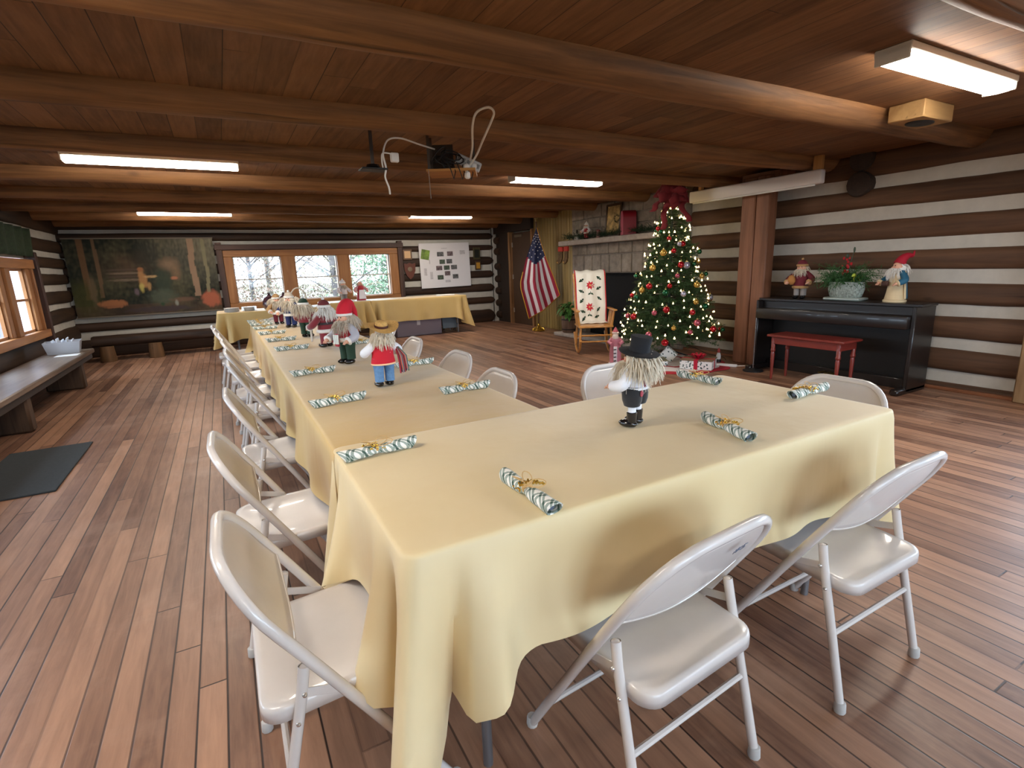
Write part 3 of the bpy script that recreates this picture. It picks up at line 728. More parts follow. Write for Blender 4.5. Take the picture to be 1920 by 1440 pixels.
NAP = [(.35, 1.51, 5, .752, 'plaid napkin roll with gold bow on the back left corner of the nearest table'),
       (.58, 1.00, -90, .752, 'plaid napkin roll lying across the front edge of the nearest table, before the left chair'),
       (1.365, 1.065, -105, .752, 'plaid napkin roll on the front edge, right of the black-hatted doll'),
       (2.0, 1.19, 2, .752, 'plaid napkin roll at the right end of the nearest table'),
       (1.86, 1.62, -90, .752, 'plaid napkin roll on the far edge of the nearest table, by the hidden chair'),
       (.37, 2.235, 10, .7515, 'plaid napkin roll left of the doll in jeans, second along the left edge'),
       (.38, 3.0, 4, .7515, 'plaid napkin roll on the left edge, third from the nearest'),
       (.395, 4.12, -3, .7475, 'plaid napkin roll just beyond the first cloth seam on the left edge'),
       (.38, 4.74, -2, .7475, 'plaid napkin roll on the left edge, left of the doll in the red fur-trimmed coat'),
       (.36, 5.35, -3, .7475, 'plaid napkin roll on the left edge, sixth from the nearest'),
       (.345, 5.96, -6, .7435, 'plaid napkin roll on the left edge, fourth from the far end'),
       (.335, 6.42, 0, .7435, 'plaid napkin roll on the left edge, third from the far end'),
       (.33, 6.68, 0, .7435, 'plaid napkin roll on the left edge, second from the far end'),
       (.33, 6.92, 6, .7435, 'plaid napkin roll on the left edge, at the very far end'),
       (.905, 2.11, 0, .7515, 'plaid napkin roll on the right edge before the nearest right-hand chair'),
       (.92, 2.87, 6, .7515, 'plaid napkin roll on the right edge, partly behind the doll in jeans'),
       (.9, 4.05, 0, .7475, 'plaid napkin roll on the right edge, glimpsed between two dolls')]
protos = [make_napkin(i) for i in range(4)]
for i, (x, y, d, z, l) in enumerate(NAP):
    o = protos[i] if i < 4 else copy_tree(protos[i % 4])
    o.location = (x, y, z+.0005); o.rotation_euler.z = math.radians(d); tag(o, l, 'napkin', 'plaid napkin rolls')

# ------------------------------------------------------------------ ceiling lamps and fittings
M_white = plain('lamp_white', '#e8e6e0', .45)
def diffuser():
    m, nt, b = newmat('lamp_diffuser'); b.inputs['Base Color'].default_value = (.9, .9, .9, 1); b.inputs['Emission Color'].default_value = (1, .91, .79, 1); b.inputs['Emission Strength'].default_value = FIXTURE_EMIT; return m
M_diff = diffuser()
def fixture(x, y, label, l=1.22):
    t = empty('ceiling_lamp', (x, y, CZ)); tag(t, label, 'lamp', 'long ceiling lamps')
    m = MB(); m.box((0, 0, -.02), (l, .17, .04), .006); m.box((-l/2+.006, 0, -.042), (.012, .16, .07), .004); m.box((l/2-.006, 0, -.042), (.012, .16, .07), .004); m.build('housing', M_white, t)
    m = MB(); prof = [(-.075, -.041), (-.07, -.062), (-.05, -.077), (0, -.08), (.05, -.077), (.07, -.062), (.075, -.041)]
    n = len(prof); vs = [(sx*(l/2-.013), a, b) for sx in (-1, 1) for a, b in prof]; fs = [(i, i+1, n+i+1, n+i) for i in range(n-1)]+[tuple(range(n)), tuple(range(2*n-1, n-1, -1))]
    m.add(vs, fs); m.build('diffuser', M_diff, t); return t
fixture(3.63, 1.545, 'white wraparound lamp on the ceiling before the first beam, nearest of the lit lamps')
fixture(-.33, 5.40, 'lit tube lamp on the left of the ceiling, nearer than the other left one')
fixture(-.31, 9.44, 'lit tube lamp far back on the left, before the dark mural')
fixture(3.58, 5.30, 'lit tube lamp right of the ceiling cables, in front of the fireplace')
fixture(3.75, 9.42, 'far lit lamp half hidden by a beam, above the white poster')
for x, y in ((-.85, 1.45), (-.33, -1.45), (3.6, -1.45)): fixture(x, y, 'unseen ceiling lamp added to brighten the near end of the hall')  # extra lamps out of view, added to brighten the near tables and chairs
# speaker box
t = empty('ceiling_speaker', (4.42, 2.03, CZ)); tag(t, 'tan wooden speaker box on the ceiling beside the first beam', 'speaker')
m = MB(); m.box((0, 0, -.055), (.40, .22, .11), .006); m.build('box', wood('tan_box', '#8d6a42', '#b08d5e', 'X'), t)
m = MB(); m.lathe([(.085, 0), (.085, -.006), (.06, -.012), (.02, -.006)], 20, (0, 0, -.11), sx=1.3, sy=.9); m.build('speaker_cone', plain('speaker_black', '#1a1a1c', .5), t)
# projection screen
t = empty('projection_screen', (5.5, 4.19, 2.075)); tag(t, 'rolled-up white projection screen hanging near the right wall', 'screen')
m = MB(); m.box((0, 0, 0), (.08, 1.72, .14), .018, seg=3); m.build('case', plain('screen_case', '#e6e0dc', .5), t)
m = MB(); m.box((-.03, 0, -.078), (.014, 1.6, .018), .004); m.build('bottom_bar', M_white, t)
for yy, w_ in ((-.80, .09), (.7, .05)):
    m = MB(); m.box((.0, yy, .14), (.05, w_, .14), .006); m.build('hanger', wood('hanger_wood', '#9a6a3a', '#c2935c', 'Z'), t)
# projector shelf, cables
M_ply = wood('plywood', '#9a6434', '#c08848', 'X', .6, knots=False)
M_wcab = plain('white_cable', '#e9e4dc', .5); M_bcab = plain('black_cable', '#17120f', .55)
SHZ = 2.0
t = empty('hanging_shelf', (1.655, 3.86, SHZ), math.radians(-28)); tag(t, 'plywood shelf hanging under the ceiling with tangled black cables', 'shelf')
m = MB(); m.box((0, 0, 0), (.36, .30, .018), .002); m.build('board', M_ply, t)
m = MB(); m.box((-.09, .14, .12), (.18, .018, .22), .002); m.build('back_board', plain('dark_board', '#3a2a1c', .7), t)
for sx, sy in ((-.16, -.12), (-.17, .13), (.16, .13)):
    m = MB(); m.box((sx, sy, (CZ-SHZ)/2), (.02, .004, CZ-SHZ), 0); m.build('strap', plain('strap_metal', '#5c5148', .5, .6), t)
rnd = random.Random(5); m = MB()
for k in range(9):
    c = Vector((1.58+rnd.uniform(-.09, .09), 3.85+rnd.uniform(-.08, .08), SHZ+.06+rnd.uniform(0, .05))); a = Vector((rnd.gauss(0, 1), rnd.gauss(0, 1), rnd.gauss(0, .7))).normalized(); b = a.orthogonal().normalized(); rr = rnd.uniform(.03, .07)
    P = [c+a*rr*math.cos(q*PI/6)*1.3+b*rr*math.sin(q*PI/6)+Vector((0, 0, .012*nz(q, k, 2))) for q in range(0, 16)]
    m.tube(P, .0045, 6)
for k in range(3):
    x = 1.56+.07*k; m.tube([(x, 3.72, SHZ+.05), (x+.01, 3.69, SHZ-.01), (x+.03, 3.69, SHZ-.07), (x+.05, 3.70, SHZ-.02), (x+.06, 3.75, SHZ+.04)], .004, 6)
tag(m.build('cable_tangle', M_bcab), 'tangle of black cables lying on the hanging plywood shelf', 'cable')
t = empty('power_strip', (1.78, 3.84, SHZ+.075), math.radians(-20)); tag(t, 'white power strip leaning on the hanging plywood shelf', 'power strip')
m = MB(); m.box((0, 0, 0), (.20, .05, .07), .008, rotY(.42)); m.build('body', plain('strip_body', '#dcd8d2', .5), t)
m = MB()
for i in range(5): m.box((-.07+.035*i, -.027, .031-.0155*i), (.022, .006, .03), .002, rotY(.42))
m.build('socket_row', plain('socket_grey', '#9a948c', .5), t)
t = empty('adapter_plug', (1.70, 3.70, SHZ-.005)); tag(t, 'pair of white plug adapters at the edge of the hanging shelf', 'plug')
m = MB(); m.ell((0, 0, .02), (.026, .026, .03), 12, 8); m.box((.0, -.01, -.035), (.04, .035, .05), .01); m.build('plug', M_wcab, t)
m = MB(); m.ell((.06, .01, .035), (.028, .022, .026), 12, 8); m.build('plug', M_wcab, t)
def smooth_path(P, k=6):
    P = [Vector(p) for p in P]; out = []
    for i in range(len(P)-1):
        a, b, c, d = P[max(0, i-1)], P[i], P[i+1], P[min(len(P)-1, i+2)]
        for j in range(k):
            t_ = j/k; out.append(.5*((2*b)+(c-a)*t_+(2*a-5*b+4*c-d)*t_*t_+(3*b-a-3*c+d)*t_**3))
    return out+[P[-1]]
m = MB(); m.tube(smooth_path([(1.72, 3.70, 2.02), (1.735, 3.60, 2.08), (1.70, 3.42, 2.135), (1.66, 3.2, 2.205), (1.64, 3.12, 2.238), (1.58, 3.08, 2.250), (1.525, 3.13, 2.228), (1.55, 3.25, 2.18), (1.66, 3.5, 2.11), (1.74, 3.72, 2.07)]), .0075, 8)
tag(m.build('looped_cable', M_wcab), 'white cable in an upright loop above the hanging shelf', 'cable')
m = MB(); m.tube(smooth_path([(1.52, 3.86, 2.16), (1.36, 3.75, 2.16), (1.2, 3.65, 2.165), (1.10, 3.62, 2.14), (1.055, 3.6, 2.05), (1.06, 3.58, 1.96), (1.05, 3.58, 1.9), (1.075, 3.6, 1.84), (1.085, 3.62, 1.80)]), .006, 8)
tag(m.build('hanging_cable', M_wcab), 'white cable running left from the hanging shelf and dangling down', 'cable')
t = empty('cable_clip', (1.13, 3.6, 2.03)); tag(t, 'small white cable box on the hanging cable', 'cable box')
m = MB(); m.box((0, 0, 0), (.055, .03, .06), .006); m.build('box', M_wcab, t); m = MB(); m.tube(smooth_path([(-.02, -.01, .02), (-.08, -.01, .02), (-.09, -.01, -.03), (-.085, -.01, -.08)]), .005, 6); m.build('lead', M_wcab, t)
t = empty('projector_mount', (.985, 3.62, 1.95)); tag(t, 'small black projector mount plate under the beams, left of the hanging shelf', 'mount')
m = MB(); m.box((0, 0, 0), (.17, .12, .012), .004); m.build('plate', M_bcab, t)
m = MB(); m.lathe([(.03, .006), (.045, .016), (.04, .03), (.015, .036)], 16, (0, 0, 0)); m.build('swivel', plain('mount_black', '#1f1b19', .25, .3), t)
m = MB(); m.tube([(.0, 0, .03), (0, 0, CZ-1.95)], .012, 8); m.build('rod', plain('mount_rod', '#3a2f28', .5, .5), t)
m = MB(); m.tube([(1.44, 3.80, SHZ), (1.445, 3.80, 1.80)], .0025, 5); tag(m.build('pull_cord', plain('cord_grey', '#8b8076', .7)), 'thin grey cord hanging below the plywood shelf', 'cord')

# ------------------------------------------------------------------ piano, bench and what stands there
M_ebony = plain('piano_black', '#1c1614', .32, 0, .5, var=.15, vscale=6, coat=.15)
t = empty('upright_piano', (5.6, 3.125, 0)); tag(t, 'black console piano against the right wall', 'piano')
m = MB(); m.box((.03, 0, .815), (.30, 1.64, .03), .005); m.build('lid', M_ebony, t)
m = MB(); m.box((.01, 0, .755), (.22, 1.54, .09), .004); m.build('music_rest', M_ebony, t)
m = MB(); m.box((-.035, 0, .665), (.40, 1.54, .12), .012, seg=2); m.build('key_lid', M_ebony, t)
for sy in (-1, 1):
    m = MB(); m.box((.0, sy*.79, .415), (.36, .035, .79), .006); m.build('side_panel', M_ebony, t)
    m = MB(); m.box((-.07, sy*.77, .03), (.5, .075, .06), .015); m.build('foot', M_ebony, t)
m = MB(); m.box((.12, 0, .32), (.03, 1.54, .58), .003); m.build('lower_panel', plain('piano_panel', '#0f0c0b', .5), t)
m = MB(); m.box((.08, 0, .05), (.12, 1.54, .1), .004); m.build('bottom_rail', M_ebony, t)
m = MB()
for i in (-1, 0, 1): m.box((-.02, .06*i, .06), (.14, .03, .012), .004)
m.build('pedal', plain('pedal_brass', '#9a7b3a', .3, .9), t)
M_mahog = plain('mahogany', '#7d2f26', .35, 0, .5, var=.15, vscale=8, coat=.3)
t = empty('piano_bench', (5.21, 3.11, 0)); tag(t, 'reddish wooden bench in front of the black piano', 'bench')
m = MB(); m.box((0, 0, .475), (.33, .80, .025), .006); m.build('seat', M_mahog, t)
m = MB(); m.box((0, 0, .425), (.28, .72, .075), .004); m.build('apron', M_mahog, t)
for sx in (-1, 1):
    for sy in (-1, 1):
        m = MB(); m.lathe([(.010, 0), (.013, .02), (.018, .2), (.021, .28), (.017, .3), (.024, .31), (.024, .33), (.02, .335), (.022, .46)], 12, (sx*.125, sy*.34, 0)); m.build('leg', M_mahog, t)
t = empty('microphone_stand', (5.30, 3.83, 0)); tag(t, 'thin chrome stand rising left of the reddish bench', 'stand')
m = MB(); m.lathe([(.11, 0), (.11, .012), (.03, .025), (.012, .04)], 18); m.build('base', plain('stand_black', '#1b1b1d', .5), t)
m = MB(); m.tube([(0, 0, .03), (0, 0, .62)], .006, 8); m.build('pole', plain('chrome', '#b8bcc0', .2, .9), t)

# ------------------------------------------------------------------ dolls
def fur(mb, c, r, n, length, fall, rnd, th=.0026, face=None, spread=.5, curl=.25):
    """locks growing off an ellipsoid c,r and falling down"""
    roots = []; c = Vector(c)
    while len(roots) < n:
        d = Vector((rnd.gauss(0, 1), rnd.gauss(0, 1), rnd.gauss(.2, 1))).normalized()
        if face and not face(d): continue
        p = c+Vector((d.x*r[0], d.y*r[1], d.z*r[2])); l = length*rnd.uniform(.6, 1.1); P = [p]; v = d*spread+Vector((0, 0, .1))
        for k in range(5):
            v = v+Vector((rnd.gauss(0, curl), rnd.gauss(0, curl), -fall*(1+k*.6))); P.append(P[-1]+v.normalized()*l/5)
        roots.append(P)
    mb.strands(roots, th)
SKIN = plain('doll_skin', '#d9a58a', .6); EYE = plain('doll_eye', '#1b1512', .3)
BLACKSHOE = plain('shiny_black', '#121114', .2, 0, .6, coat=.4)
HAIR = plain('cream_fur', '#d8ccb8', .9, var=.1, vscale=60); WFUR = plain('white_fur', '#e9e6e0', .9, bmp=.6, bscale=160); GHAIR = plain('grey_fur', '#bdb09f', .9, var=.1)
def cl(name, col, rough=.85, **k): return plain(name, col, rough, bmp=.25, bscale=220, **k)
def doll(label, loc, deg, H, pants, coat, sleeve, hat, hatmat, trim=None, hair=HAIR, seed=1, arms=((.085, .055, .135), (-.085, .055, .135)), knickers=None, coatlen=.105, belt=None, shoe=BLACKSHOE, hairlen=.07, nhair=240, robe=False, extra=None, name='bearded_doll', beard=True, vest=False, lean=0, thick=1.0):
    """little standing figure, front towards local +y"""
    k = H/.31; rnd = random.Random(seed); t = empty(name, loc, math.radians(deg)); tag(t, label, 'doll', 'bearded dolls' if beard else 'small figures'); t.scale = (k, k, k)
    if lean: t.rotation_euler.x = lean
    if not robe:
        for sx in (-1, 1):
            m = MB(); m.ell((sx*.026, .014, .013), (.021, .036, .0145), 14, 8); m.lathe([(.0155, .0), (.0175, .03), (.019, .05), (.0165, .052)], 12, (sx*.026, 0, .004)); m.build('boot', shoe, t)
            m = MB()
            if knickers:
                m.lathe([(.014, .045), (.0145, .08)], 12, (sx*.025, 0, 0)); m.build('sock', knickers, t); m = MB()
                m.lathe([(.016, .075), (.026, .08), (.032, .1), (.034, .13), (.03, .15)], 14, (sx*.027, 0, 0), sy=1.1)
            else: m.lathe([(.0215*thick, .026), (.0215*thick, .05), (.0225*thick, .08), (.0265*thick, .115), (.028*thick, .14)], 14, (sx*.026, 0, 0), sy=1.15)
            m.build('trouser_leg', pants, t)
        m = MB(); m.ell((0, 0, .135), (.053, .04, .028), 16, 8); m.build('hips', pants, t)
        prof = [(.0565, coatlen), (.058, coatlen+.008), (.052, .15), (.05, .175), (.045, .2), (.03, .218), (.012, .224)]
    else: prof = [(.07, 0), (.072, .01), (.06, .07), (.052, .14), (.05, .18), (.043, .205), (.028, .22), (.012, .225)]
    m = MB(); m.lathe(prof, 22, sy=.82); m.build('vest' if vest else 'coat', coat, t)
    if trim:
        z0 = prof[0][1]; r0 = prof[0][0]
        m = MB(); m.lathe([(r0+.001, z0-.004), (r0+.008, z0+.004), (r0+.007, z0+.016), (r0-.002, z0+.02)], 22, sy=.84); m.build('hem_trim', trim, t)
    if belt:
        m = MB(); m.lathe([(.0535, .148), (.0555, .150), (.0555, .162), (.053, .164)], 22, sy=.84); m.build('belt', belt, t)
    for i, (hx, hy, hz) in enumerate(arms):
        sx = 1 if hx > 0 else -1; sh = Vector((sx*.043, 0, .202)); h = Vector((hx, hy, hz)); el = (sh+h)/2+Vector((sx*.026, -.016, -.012))
        P = smooth_path([sh, el, h], 5); m = MB(); m.tube(P, [.018+.004*math.sin(PI*j/(len(P)-1)) for j in range(len(P))], 12); m.ell(P[0], .019, 10, 8); m.build('sleeve', sleeve, t)
        if trim:
            d = (P[-1]-P[-2]).normalized(); m = MB(); m.tube([P[-1]-d*.006, P[-1]-d*.003, P[-1]+d*.004, P[-1]+d*.008], [.018, .0235, .0235, .018], 12); m.build('cuff', trim, t)
        d = (P[-1]-P[-2]).normalized(); q = P[-1]+d*.012; m = MB(); m.ell(q, (.0125, .0125, .011), 10, 8); side = d.cross(Vector((0, 0, 1))).normalized()
        for f in range(4): m.tube([q+side*(f-1.5)*.005, q+side*(f-1.5)*.006+d*.014, q+side*(f-1.5)*.0055+d*.020+Vector((0, 0, -.006))], [.0036, .0033, .0026], 6)
        m.tube([q-side*sx*.008, q-side*sx*.016+d*.008], [.0038, .003], 6); m.build('hand', SKIN, t)
    m = MB(); m.ell((0, .004, .245), (.031, .030, .034), 16, 12); m.ell((0, .036, .243), (.0065, .008, .006), 8, 6); m.tube([(0, 0, .21), (0, 0, .225)], .016, 10)
    for sx in (-1, 1): m.ell((sx*.031, .002, .243), (.005, .007, .01), 8, 6); m.ell((sx*.015, .031, .238), (.009, .006, .007), 8, 6)
    m.build('head', SKIN, t)
    m = MB()
    for sx in (-1, 1): m.ell((sx*.0115, .0325, .253), (.0034, .003, .0036), 8, 6)
    m.build('eyes', EYE, t)
    if beard:
        m = MB(); m.ell((0, .022, .218), (.026, .018, .028), 12, 8, lump=.2, seed=seed)
        fur(m, (0, .012, .228), (.030, .028, .024), 130, hairlen, .30, rnd, face=lambda d: d.y > .15 and d.z < .25, spread=.6)
        for sx in (-1, 1): m.tube([(sx*.004, .037, .232), (sx*.014, .036, .228), (sx*.026, .03, .224)], [.005, .005, .002], 6)
        m.build('beard', hair, t)
    m = MB(); m.ell((0, -.008, .247), (.034, .030, .033), 12, 8, lump=.15, seed=seed+2)
    fl = max(0, (hairlen-.06)*.55); m.ell((0, -.014, .236-fl*.3), (.036+fl, .030+fl*.8, .030+fl*.6), 14, 10, lump=.3, seed=seed)
    fur(m, (0, -.010, .242), (.034+fl*.8, .031+fl*.6, .03), nhair, hairlen*.85, .34, rnd, th=.0034, face=lambda d: d.y < .2 and d.z < .55, spread=.75)
    m.build('hair', hair, t)
    if hat == 'stocking':
        m = MB(); m.tube(smooth_path([(0, -.002, .262), (0, -.006, .29), (.003, -.028, .318), (.008, -.062, .306), (.012, -.085, .265), (.012, -.092, .205), (.012, -.09, .14)], 4), [.038, .040, .041, .041, .041, .04, .038, .036, .034, .032, .029, .026, .02, .018, .017, .016, .014, .012, .011, .01, .009, .008, .007, .006, .004][:25], 16); m.build('hat', hatmat, t)
        m = MB(); m.lathe([(.034, -.008), (.042, -.004), (.043, .006), (.034, .01)], 18, (0, -.003, .266)); m.build('hat_band', trim or WFUR, t)
    elif hat == 'beanie':
        m = MB(); m.lathe([(.037, 0), (.038, .01), (.034, .026), (.024, .040), (.008, .047), (.001, .048)], 18, (0, -.004, .262)); m.build('hat', hatmat, t)
        m = MB(); m.lathe([(.034, -.008), (.043, -.004), (.044, .008), (.036, .012)], 18, (0, -.004, .264)); m.build('hat_band', trim or WFUR, t); m = MB(); m.ell((0, -.004, .315), .010, 10, 8, lump=.3); m.build('pompom', trim or WFUR, t)
    elif hat == 'cone':
        m = MB(); m.tube(smooth_path([(0, -.004, .262), (0, -.022, .295), (.0, -.055, .318), (.0, -.09, .318), (0, -.10, .35)], 4), [.038, .037, .035, .032, .03, .028, .026, .023, .02, .018, .016, .014, .011, .009, .007, .005, .003], 16); m.build('hat', hatmat, t)
    elif hat == 'top':
        m = MB(); R_ = Matrix.Translation((0, -.012, .266)) @ Matrix.Rotation(.16, 4, 'X')
        m.lathe([(.0, .0), (.066, -.004), (.072, .003), (.066, .004), (.036, .006), (.034, .03), (.038, .056), (.036, .058), (0, .059)], 26, M=R_, cap=False); m.build('hat', hatmat, t)
    elif hat == 'straw':
        m = MB(); R_ = Matrix.Translation((0, -.012, .282)) @ Matrix.Rotation(.26, 4, 'X'); vs = []
        def brim(u, v):
            q = 2*PI*u; r = .03+.05*v; z = .004+.022*v*v*abs(math.cos(q))**2-.004*v
            return R_ @ Vector((r*math.cos(q), r*math.sin(q), z))
        m.grid(brim, 36, 6); m.lathe([(.031, .003), (.030, .014), (.027, .026), (.02, .033), (.0, .034)], 24, M=R_); o = m.build('hat', hatmat, t, ang=70)
        m = MB(); m.lathe([(.0315, .004), (.0325, .006), (.0315, .015), (.0305, .015)], 24, M=R_); m.build('hat_band', plain('brown_band', '#4a241c', .7), t)
    if extra: extra(t, rnd)
    return t
RED = cl('red_velvet', '#a01424', .8, sheen=.4); WINE = cl('wine_velvet', '#7c1020', .75, sheen=.5); DENIM = cl('denim', '#5f86b0', .9, var=.15, vscale=90); BLK = cl('black_velvet', '#17161a', .8, sheen=.3)
WSHIRT = cl('white_shirt', '#e9e9ee', .8); GREEN = cl('dark_green_cloth', '#1f3a28', .8); NAVY = cl('navy_cloth', '#1d2a5c', .8); STRAW = plain('straw', '#c49a58', .8, var=.2, vscale=120, bmp=.5, bscale=200)
BRIGHT = cl('bright_red_felt', '#c3172b', .85); GREYP = cl('grey_cloth', '#8d8682', .85); TAN = cl('tan_fur', '#b28a5c', .9); BURG = cl('burgundy_cloth', '#6a1d28', .85); TEAL = cl('teal_cloth', '#28607c', .7); CREAM = cl('cream_cloth', '#d7c19a', .8)
def scarf(t, rnd):
    cols = [plain('scarf_red', '#a32638', .9), plain('scarf_black', '#2a2030', .9), plain('scarf_orange', '#c8643a', .9), plain('scarf_mauve', '#9a7c90', .9), plain('scarf_green', '#4a6a58', .9)]
    for i in range(10):
        x = .068+.0045*i; m = MB(); z1 = .055+.02*rnd.random()
        m.tube([(.062+.001*i, -.012-.001*i, .185), (x, -.022, .14), (x+.004, -.024, .1), (x+.006+.003*rnd.random(), -.024, z1)], .0038, 6); m.build('scarf_strand', cols[i % 5], t)
    m = MB(); m.lathe([(.0572, .108), (.059, .110), (.059, .114), (.0572, .116)], 22, sy=.84); m.build('hem_ribbon', plain('peach_ribbon', '#f0c49a', .7), t)
def sack(t, rnd):
    m = MB(); m.ell((.055, .045, .15), (.03, .026, .04), 14, 10, lump=.15); m.tube([(.055, .03, .185), (.05, .0, .205), (.03, -.03, .2)], .005, 6); m.build('sack', plain('sack_tan', '#b0763c', .85), t)
def toys(t, rnd):
    m = MB(); m.box((.0, .062, .135), (.03, .012, .07), .003); m.build('gift_stocking', RED, t); m = MB()
    for i in range(3): m.box((-.018+.014*i, .071, .14), (.011, .006, .05), .001)
    m.build('striped_sock', plain('sock_stripe', '#dfe3dc', .8), t)
def list_scroll(t, rnd):
    m = MB()
    m.grid(lambda u, v: (-.072-.024*u, .05-.01*u, .19-.15*v+.006*math.sin(v*7)), 4, 14); o = m.build('paper_list', plain('list_paper', '#e5ddcf', .9), t); solid(o, .0015)
def braces(t, rnd):
    M_b = plain('floral_brace', '#8d5a62', .9, var=.5, vscale=260)
    for sx in (-1, 1):
        m = MB(); m.tube([(sx*.016, -.041, .15), (sx*.024, -.042, .18), (sx*.032, -.034, .205), (sx*.03, -.01, .222)], .006, 6, flat=.35); m.build('brace', M_b, t)
    m = MB(); m.ell((-.03, -.037, .128), (.012, .004, .012), 12, 6); m.build('badge', plain('badge_red', '#a8404c', .7, var=.6, vscale=200), t)
Z1, Z2, Z3 = .7525, .7485, .7445
doll('black-hatted doll with fluffy cream hair and black knickers on the nearest table', (1.172, 1.285, .7525), 25, .295, BLK, WSHIRT, WSHIRT, 'top', cl('black_felt', '#17171b', .85), hair=HAIR, seed=3, knickers=WSHIRT, coatlen=.14, hairlen=.095, nhair=420, extra=braces, arms=((.06, .06, .15), (-.06, .06, .15)))
doll('doll in blue jeans, red vest and straw hat on the long table', (.63, 2.44, Z1), 6, .312, DENIM, BRIGHT, WSHIRT, 'straw', STRAW, hair=HAIR, seed=5, hairlen=.062, nhair=220, extra=scarf, vest=True, coatlen=.108, arms=((.068, .05, .16), (-.068, .05, .16)))
doll('doll with a long bright red stocking cap behind the doll in jeans', (.62, 3.22, Z1), 118, .345, GREEN, RED, cl('silver_sleeve', '#b9bac6', .5), 'stocking', BRIGHT, trim=WFUR, hair=GHAIR, seed=7, hairlen=.08, extra=toys, coatlen=.125)
doll('doll in a red velvet coat with white fur hem, seen from behind', (.645, 4.09, Z2), 35, .355, WINE, WINE, WINE, 'beanie', cl('brown_red_hat', '#6b2a2c', .85), trim=WFUR, hair=WFUR, seed=9, belt=plain('dark_belt', '#33262b', .6), extra=list_scroll, coatlen=.1)
doll('wine-coated doll with a tan sack', (.605, 4.86, Z2), -40, .34, GREEN, WINE, WINE, 'beanie', GREEN, hair=HAIR, seed=11, hairlen=.1, extra=sack, coatlen=.12)
doll('navy-coated doll with cream hair near the far end of the long table', (.60, 5.93, Z3), 150, .37, NAVY, NAVY, NAVY, 'beanie', GHAIR, trim=WFUR, hair=HAIR, seed=13, hairlen=.1, nhair=300)
doll('brown-capped doll half hidden behind the navy-coated doll', (.52, 6.45, Z3), 190, .34, BURG, TAN, TAN, 'beanie', TAN, hair=HAIR, seed=14, hairlen=.09, trim=WFUR)
doll('small pale-coated figure with grey trousers before the middle window pane', (1.97, 10.03, .7565), 200, .40, GREYP, cl('pale_coat', '#cfc4c4', .8), cl('pale_coat', '#cfc4c4', .8), 'beanie', cl('pale_hat', '#c9c2c2', .8), hair=GHAIR, seed=15, nhair=90, hairlen=.05, name='figurine')
def apron(t, rnd):
    m = MB(); m.grid(lambda u, v: ((u-.5)*.075*(1+.5*v), .048+.026*v, .155-.135*v), 8, 8); o = m.build('apron', plain('apron_white', '#dcd6da', .85), t); solid(o, .002)
doll('small red-gowned figure with white apron standing before the right window pane', (2.29, 10.05, .762), 185, .385, RED, RED, cl('rose_sleeve', '#c08a8c', .8), 'none', RED, hair=GHAIR, seed=16, robe=True, beard=False, nhair=110, hairlen=.035, extra=apron, name='figurine')
doll('doll in a burgundy hooded coat carrying a sack at the left end of the piano', (5.62, 3.545, .8305), 100, .42, GREYP, BURG, BURG, 'beanie', BURG, hair=HAIR, seed=17, nhair=70, hairlen=.05, extra=sack, trim=TAN, coatlen=.085)
def cape(t, rnd):
    m = MB()
    def cp(u, v): q = PI*(1.08+u*.84); r = .05+.022*v; return (r*math.cos(q)*1.05, r*math.sin(q)*.95, .215-.19*v)
    m.grid(cp, 16, 10); o = m.build('cape', TEAL, t); solid(o, .006)
    m = MB(); m.tube([cp(0, i/10) for i in range(11)], .007, 8); m.tube([cp(1, i/10) for i in range(11)], .007, 8); m.build('cape_trim', CREAM, t)
    m = MB(); m.box((.02, .066, .13), (.06, .02, .035), .006); m.build('satchel', plain('satchel_brown', '#4a2d24', .6), t)
doll('large robed doll with white beard and red pointed cap on the piano', (5.62, 2.60, .8305), 62, .42, CREAM, CREAM, TEAL, 'cone', cl('crimson_cap', '#b0122c', .7), hair=WFUR, seed=19, robe=True, hairlen=.075, nhair=40, extra=cape, trim=CREAM)
# planter on the piano
M_leafd = plain('needle_green', '#2f5a2a', .6, var=.35, vscale=30); M_leafy = plain('yellow_leaf', '#a8b83a', .6)
t = empty('planter', (5.61, 3.05, .8305)); t.scale = (1.1, 1.0, 1.4); tag(t, 'grey stone planter of evergreen and red berries in the middle of the piano', 'planter')
m = MB(); m.lathe([(.07, .02), (.078, .03), (.088, .08), (.085, .13), (.078, .135), (.074, .12), (0, .115)], 24, sx=1.0, sy=2.0, cap=False); m.build('pot', plain('speckled_stone', '#8c968e', .6, var=.5, vscale=70), t)
m = MB(); m.box((0, 0, .012), (.17, .36, .022), .008); m.build('tray', plain('tray_silver', '#a9b3ab', .35, .4), t)
rnd = random.Random(23); m = MB()
for i in range(230):
    a = rnd.uniform(0, 2*PI); l = rnd.uniform(.10, .27); c0 = Vector((rnd.gauss(0, .03), rnd.gauss(0, .07), .12)); d = Vector((math.cos(a)*.55, math.sin(a), rnd.uniform(-.05, .75)))
    if c0.x+d.x*l > .16: d.x *= -.5
    P = [c0, c0+d*l*.5+Vector((0, 0, .02)), c0+d*l+Vector((0, 0, -.03))]
    m.tube(P, [.0025, .002, .001], 4)
    for j in range(12):
        f = j/11; q = P[0].lerp(P[1], f*2) if f < .5 else P[1].lerp(P[2], f*2-1); s_ = Vector((rnd.gauss(0, 1), rnd.gauss(0, 1), rnd.gauss(0, 1))).normalized()*.03
        e = d.normalized()*.012; m.add([q, q+s_*.5+e*.4, q+s_+e, q+s_*.5-e*.2], [(0, 1, 2, 3)])
m.build('evergreen', M_leafd, t, smooth=False)
m = MB()
